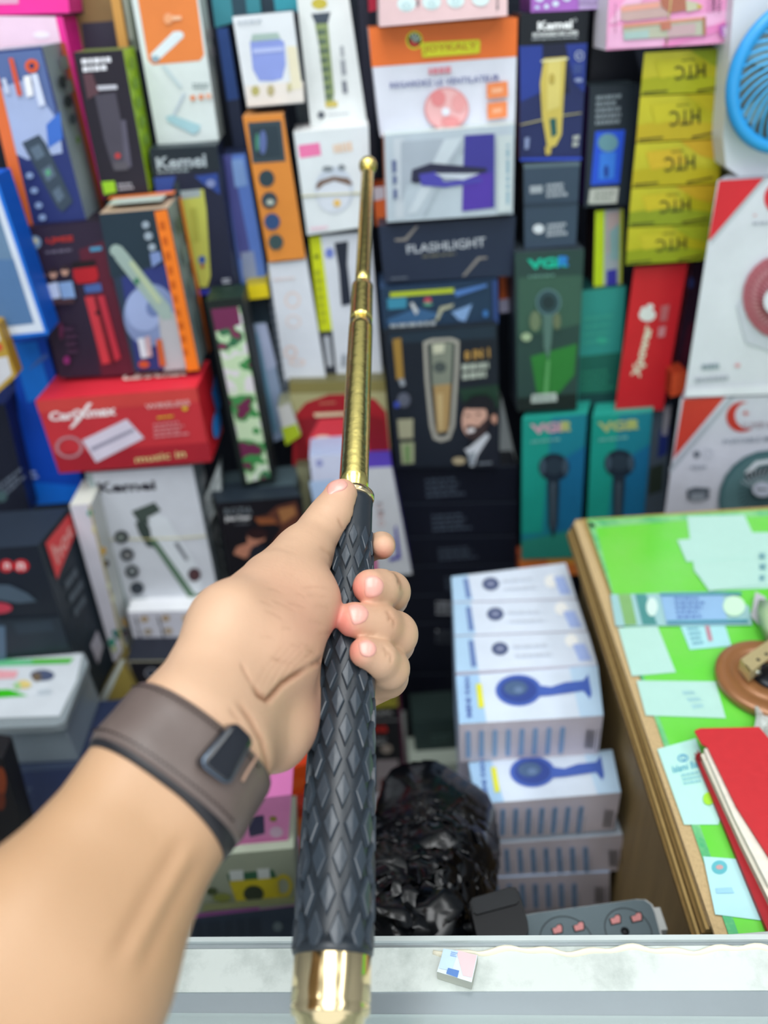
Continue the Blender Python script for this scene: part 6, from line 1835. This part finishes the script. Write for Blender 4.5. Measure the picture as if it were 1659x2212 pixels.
nail('nail of the middle finger', [(789, 1248), (808, 1243), (824, 1252), (830, 1267), (824, 1283), (808, 1291), (790, 1289), (787, 1268)])
nail('nail of the ring finger', [(752, 1310), (772, 1305), (790, 1312), (797, 1326), (790, 1342), (775, 1349), (762, 1349), (755, 1330)])
nail('nail of the little finger', [(776, 1388), (792, 1382), (808, 1389), (814, 1403), (808, 1416), (794, 1420), (780, 1415), (775, 1401)])
nail('thumbnail', [(712, 1043), (728, 1036), (744, 1038), (752, 1047), (744, 1058), (728, 1063), (712, 1068), (706, 1060)])

# ================================================================== leather wristband
band = thing('wristband', WD(400, 1655, .30), 'brown leather strap with black buckle around the wrist', 'wristband')
W0 = WD(350, 1722, .312)
W1 = WD(448, 1590, .330)
wax = (W1 - W0).normalized()
LE1, LE2 = mat('625550', 0.42, 0, 0.5, 0.12, 90, bump=0.15), mat('17171C', 0.45, 0, 0.5, 0.1, 90)
across = (RT * 0.74 - UP * 0.67)
across = (across - wax * across.dot(wax)).normalized()
toward = wax.cross(across).normalized()
if toward.dot(CAM - W0) < 0:
    toward = -toward
HB = (W1 - W0).length / 2
WC = (W0 + W1) / 2


def bandpt(w, s_, lift):
    """w: angle round the wrist, s_: -1..1 across the width of the band, lift: distance off the skin"""
    d_ = across * math.cos(w) + toward * math.sin(w)
    base = WC + wax * (s_ * HB)
    hit, nn, _, _ = bvh.ray_cast(base + d_ * 0.09, -d_)
    r_ = (hit - base).length if hit is not None else 0.03
    return base + d_ * (min(r_, 0.042) + lift)


def ring(name, s0, s1, l0, l1, m, w0=0.0, w1=2 * math.pi, label=None, par=band, n=96, rows=10, flare=0.0):
    mb_ = MB()
    closed = abs(w1 - w0 - 2 * math.pi) < 1e-6
    s00 = s0
    rad = {}
    vs, fs = [], []
    nn = n if closed else n + 1
    for i in range(nn):
        w = w0 + (w1 - w0) * i / n
        s0 = s00 - flare * max(0.0, math.cos(w)) ** 2
        base_r = [(bandpt(w, s0 + (s1 - s0) * j / rows, 0) - (WC + wax * ((s0 + (s1 - s0) * j / rows) * HB))).length for j in range(rows + 1)]
        rmean = max(sum(base_r) / len(base_r), 0)
        d_ = across * math.cos(w) + toward * math.sin(w)
        line = []
        for j in range(rows + 1):
            s_ = s0 + (s1 - s0) * j / rows
            rj = 0.35 * base_r[j] + 0.65 * (base_r[0] + (base_r[-1] - base_r[0]) * j / rows)
            e_ = 1 - abs(2 * j / rows - 1) ** 6
            line.append(WC + wax * (s_ * HB) + d_ * (rj + l0 + (l1 - l0) * (0.35 + 0.65 * e_)))
        inner = []
        for j in (rows, 0):
            s_ = s0 + (s1 - s0) * j / rows
            inner.append(WC + wax * (s_ * HB) + d_ * (base_r[j] + l0 - 0.0012))
        vs += line + inner
    k_ = rows + 3
    cnt = n if closed else n
    for i in range(cnt):
        a_, b2 = i * k_, ((i + 1) % nn) * k_
        for j in range(k_):
            fs.append((a_ + j, a_ + (j + 1) % k_, b2 + (j + 1) % k_, b2 + j))
    if not closed:
        fs.append(tuple(range(k_)))
        fs.append(tuple(range((nn - 1) * k_, nn * k_))[::-1])
    mb_.mesh(vs, fs, m, True)
    o = mb_.build(name, par)
    if label:
        o['label'] = label
    return o


ring('lining', -1.12, 0.97, 0.0002, 0.0020, LE2, label='black lining', flare=.28)
ring('strap', -0.93, 0.99, 0.0014, 0.0032, LE1)
# stitches near both edges
ST = mat('2C201E', 0.6)
for s_ in (-0.74, 0.80):
    mb = MB()
    for i in range(34):
        w = math.radians(38 + i * 4.2)
        p = bandpt(w, s_, 0.0036)
        p2 = bandpt(w + 0.030, s_, 0.0036)
        mb.tube([p, p2], 0.00042, ST, 6)
    mb.build('stitching', band)
# buckle: dark glossy cover over the loop, with rim
BK = mat('12161F', 0.16, 0, 0.7, 0.05, 40, coat=0.4)
bc = WD(488, 1625, .302)


def bw(px, py):
    d_ = ray(px, py).normalized()
    hit, nn, _, _ = bvh.ray_cast(CAM, d_)
    if nn.dot(d_) > 0:
        nn = -nn
    return hit, nn


def padpts(outl, lift):
    return [bw(x, y)[0] + bw(x, y)[1] * lift for x, y in outl]


cn = (491, 1626)
hc, hn = bw(*cn)
hn = (hn * .6 + (toward * .75 + across * .66).normalized() * .4).normalized()
pc = hc + hn * .0078


def outline(pts, nseg=5, r=.28):
    """rounded outline through corner points"""
    out = []
    m = len(pts)
    for i in range(m):
        p0, p1, p2 = Vector(pts[i - 1]), Vector(pts[i]), Vector(pts[(i + 1) % m])
        a_, b_ = p1.lerp(p0, r if (p0 - p1).length < 80 else r * .6), p1.lerp(p2, r if (p2 - p1).length < 80 else r * .6)
        for k_ in range(nseg + 1):
            s_ = k_ / nseg
            out.append((a_.lerp(p1, s_)).lerp(p1.lerp(b_, s_), s_))
    return out


corn = [(508, 1556), (549, 1597), (494, 1697), (432, 1649)]
ol_ = outline(corn)
mb = MB()
P0 = [WP(p.x, p.y, pc, hn) for p in ol_]
cc_ = sum(P0, Vector()) / len(P0)
lev = [(1.0, -.0052), (1.0, -.0006), (.97, .0004), (.88, .0009), (.5, .0013)]
vs = [cc_ + (p - cc_) * s_ + hn * z_ for s_, z_ in lev for p in P0] + [cc_ + hn * .0014]
n = len(P0)
fs = []
for k_ in range(len(lev) - 1):
    for i in range(n):
        fs.append((k_ * n + i, k_ * n + (i + 1) % n, (k_ + 1) * n + (i + 1) % n, (k_ + 1) * n + i))
for i in range(n):
    fs.append(((len(lev) - 1) * n + i, (len(lev) - 1) * n + (i + 1) % n, len(vs) - 1))
fs.append(tuple(range(n))[::-1])
mb.mesh(vs, fs, BK, True)
o = mb.build('buckle', band)
o['label'] = 'black glossy buckle'
mb = MB()
mb.tube([cc_ + (p - cc_) * .995 - hn * .0002 for p in P0[n // 2 - 3:] + P0[:1]], 0.00045, mat('6E8298', 0.2, 0.8, 0.6), 8)
mb.build('rim', o)
mb = MB()
mb.tube(padpts([(540, 1632), (528, 1650), (516, 1668), (504, 1690)], .0052), 0.0006, mat('A98874', 0.5), 6)
mb.build('seam_line', band)
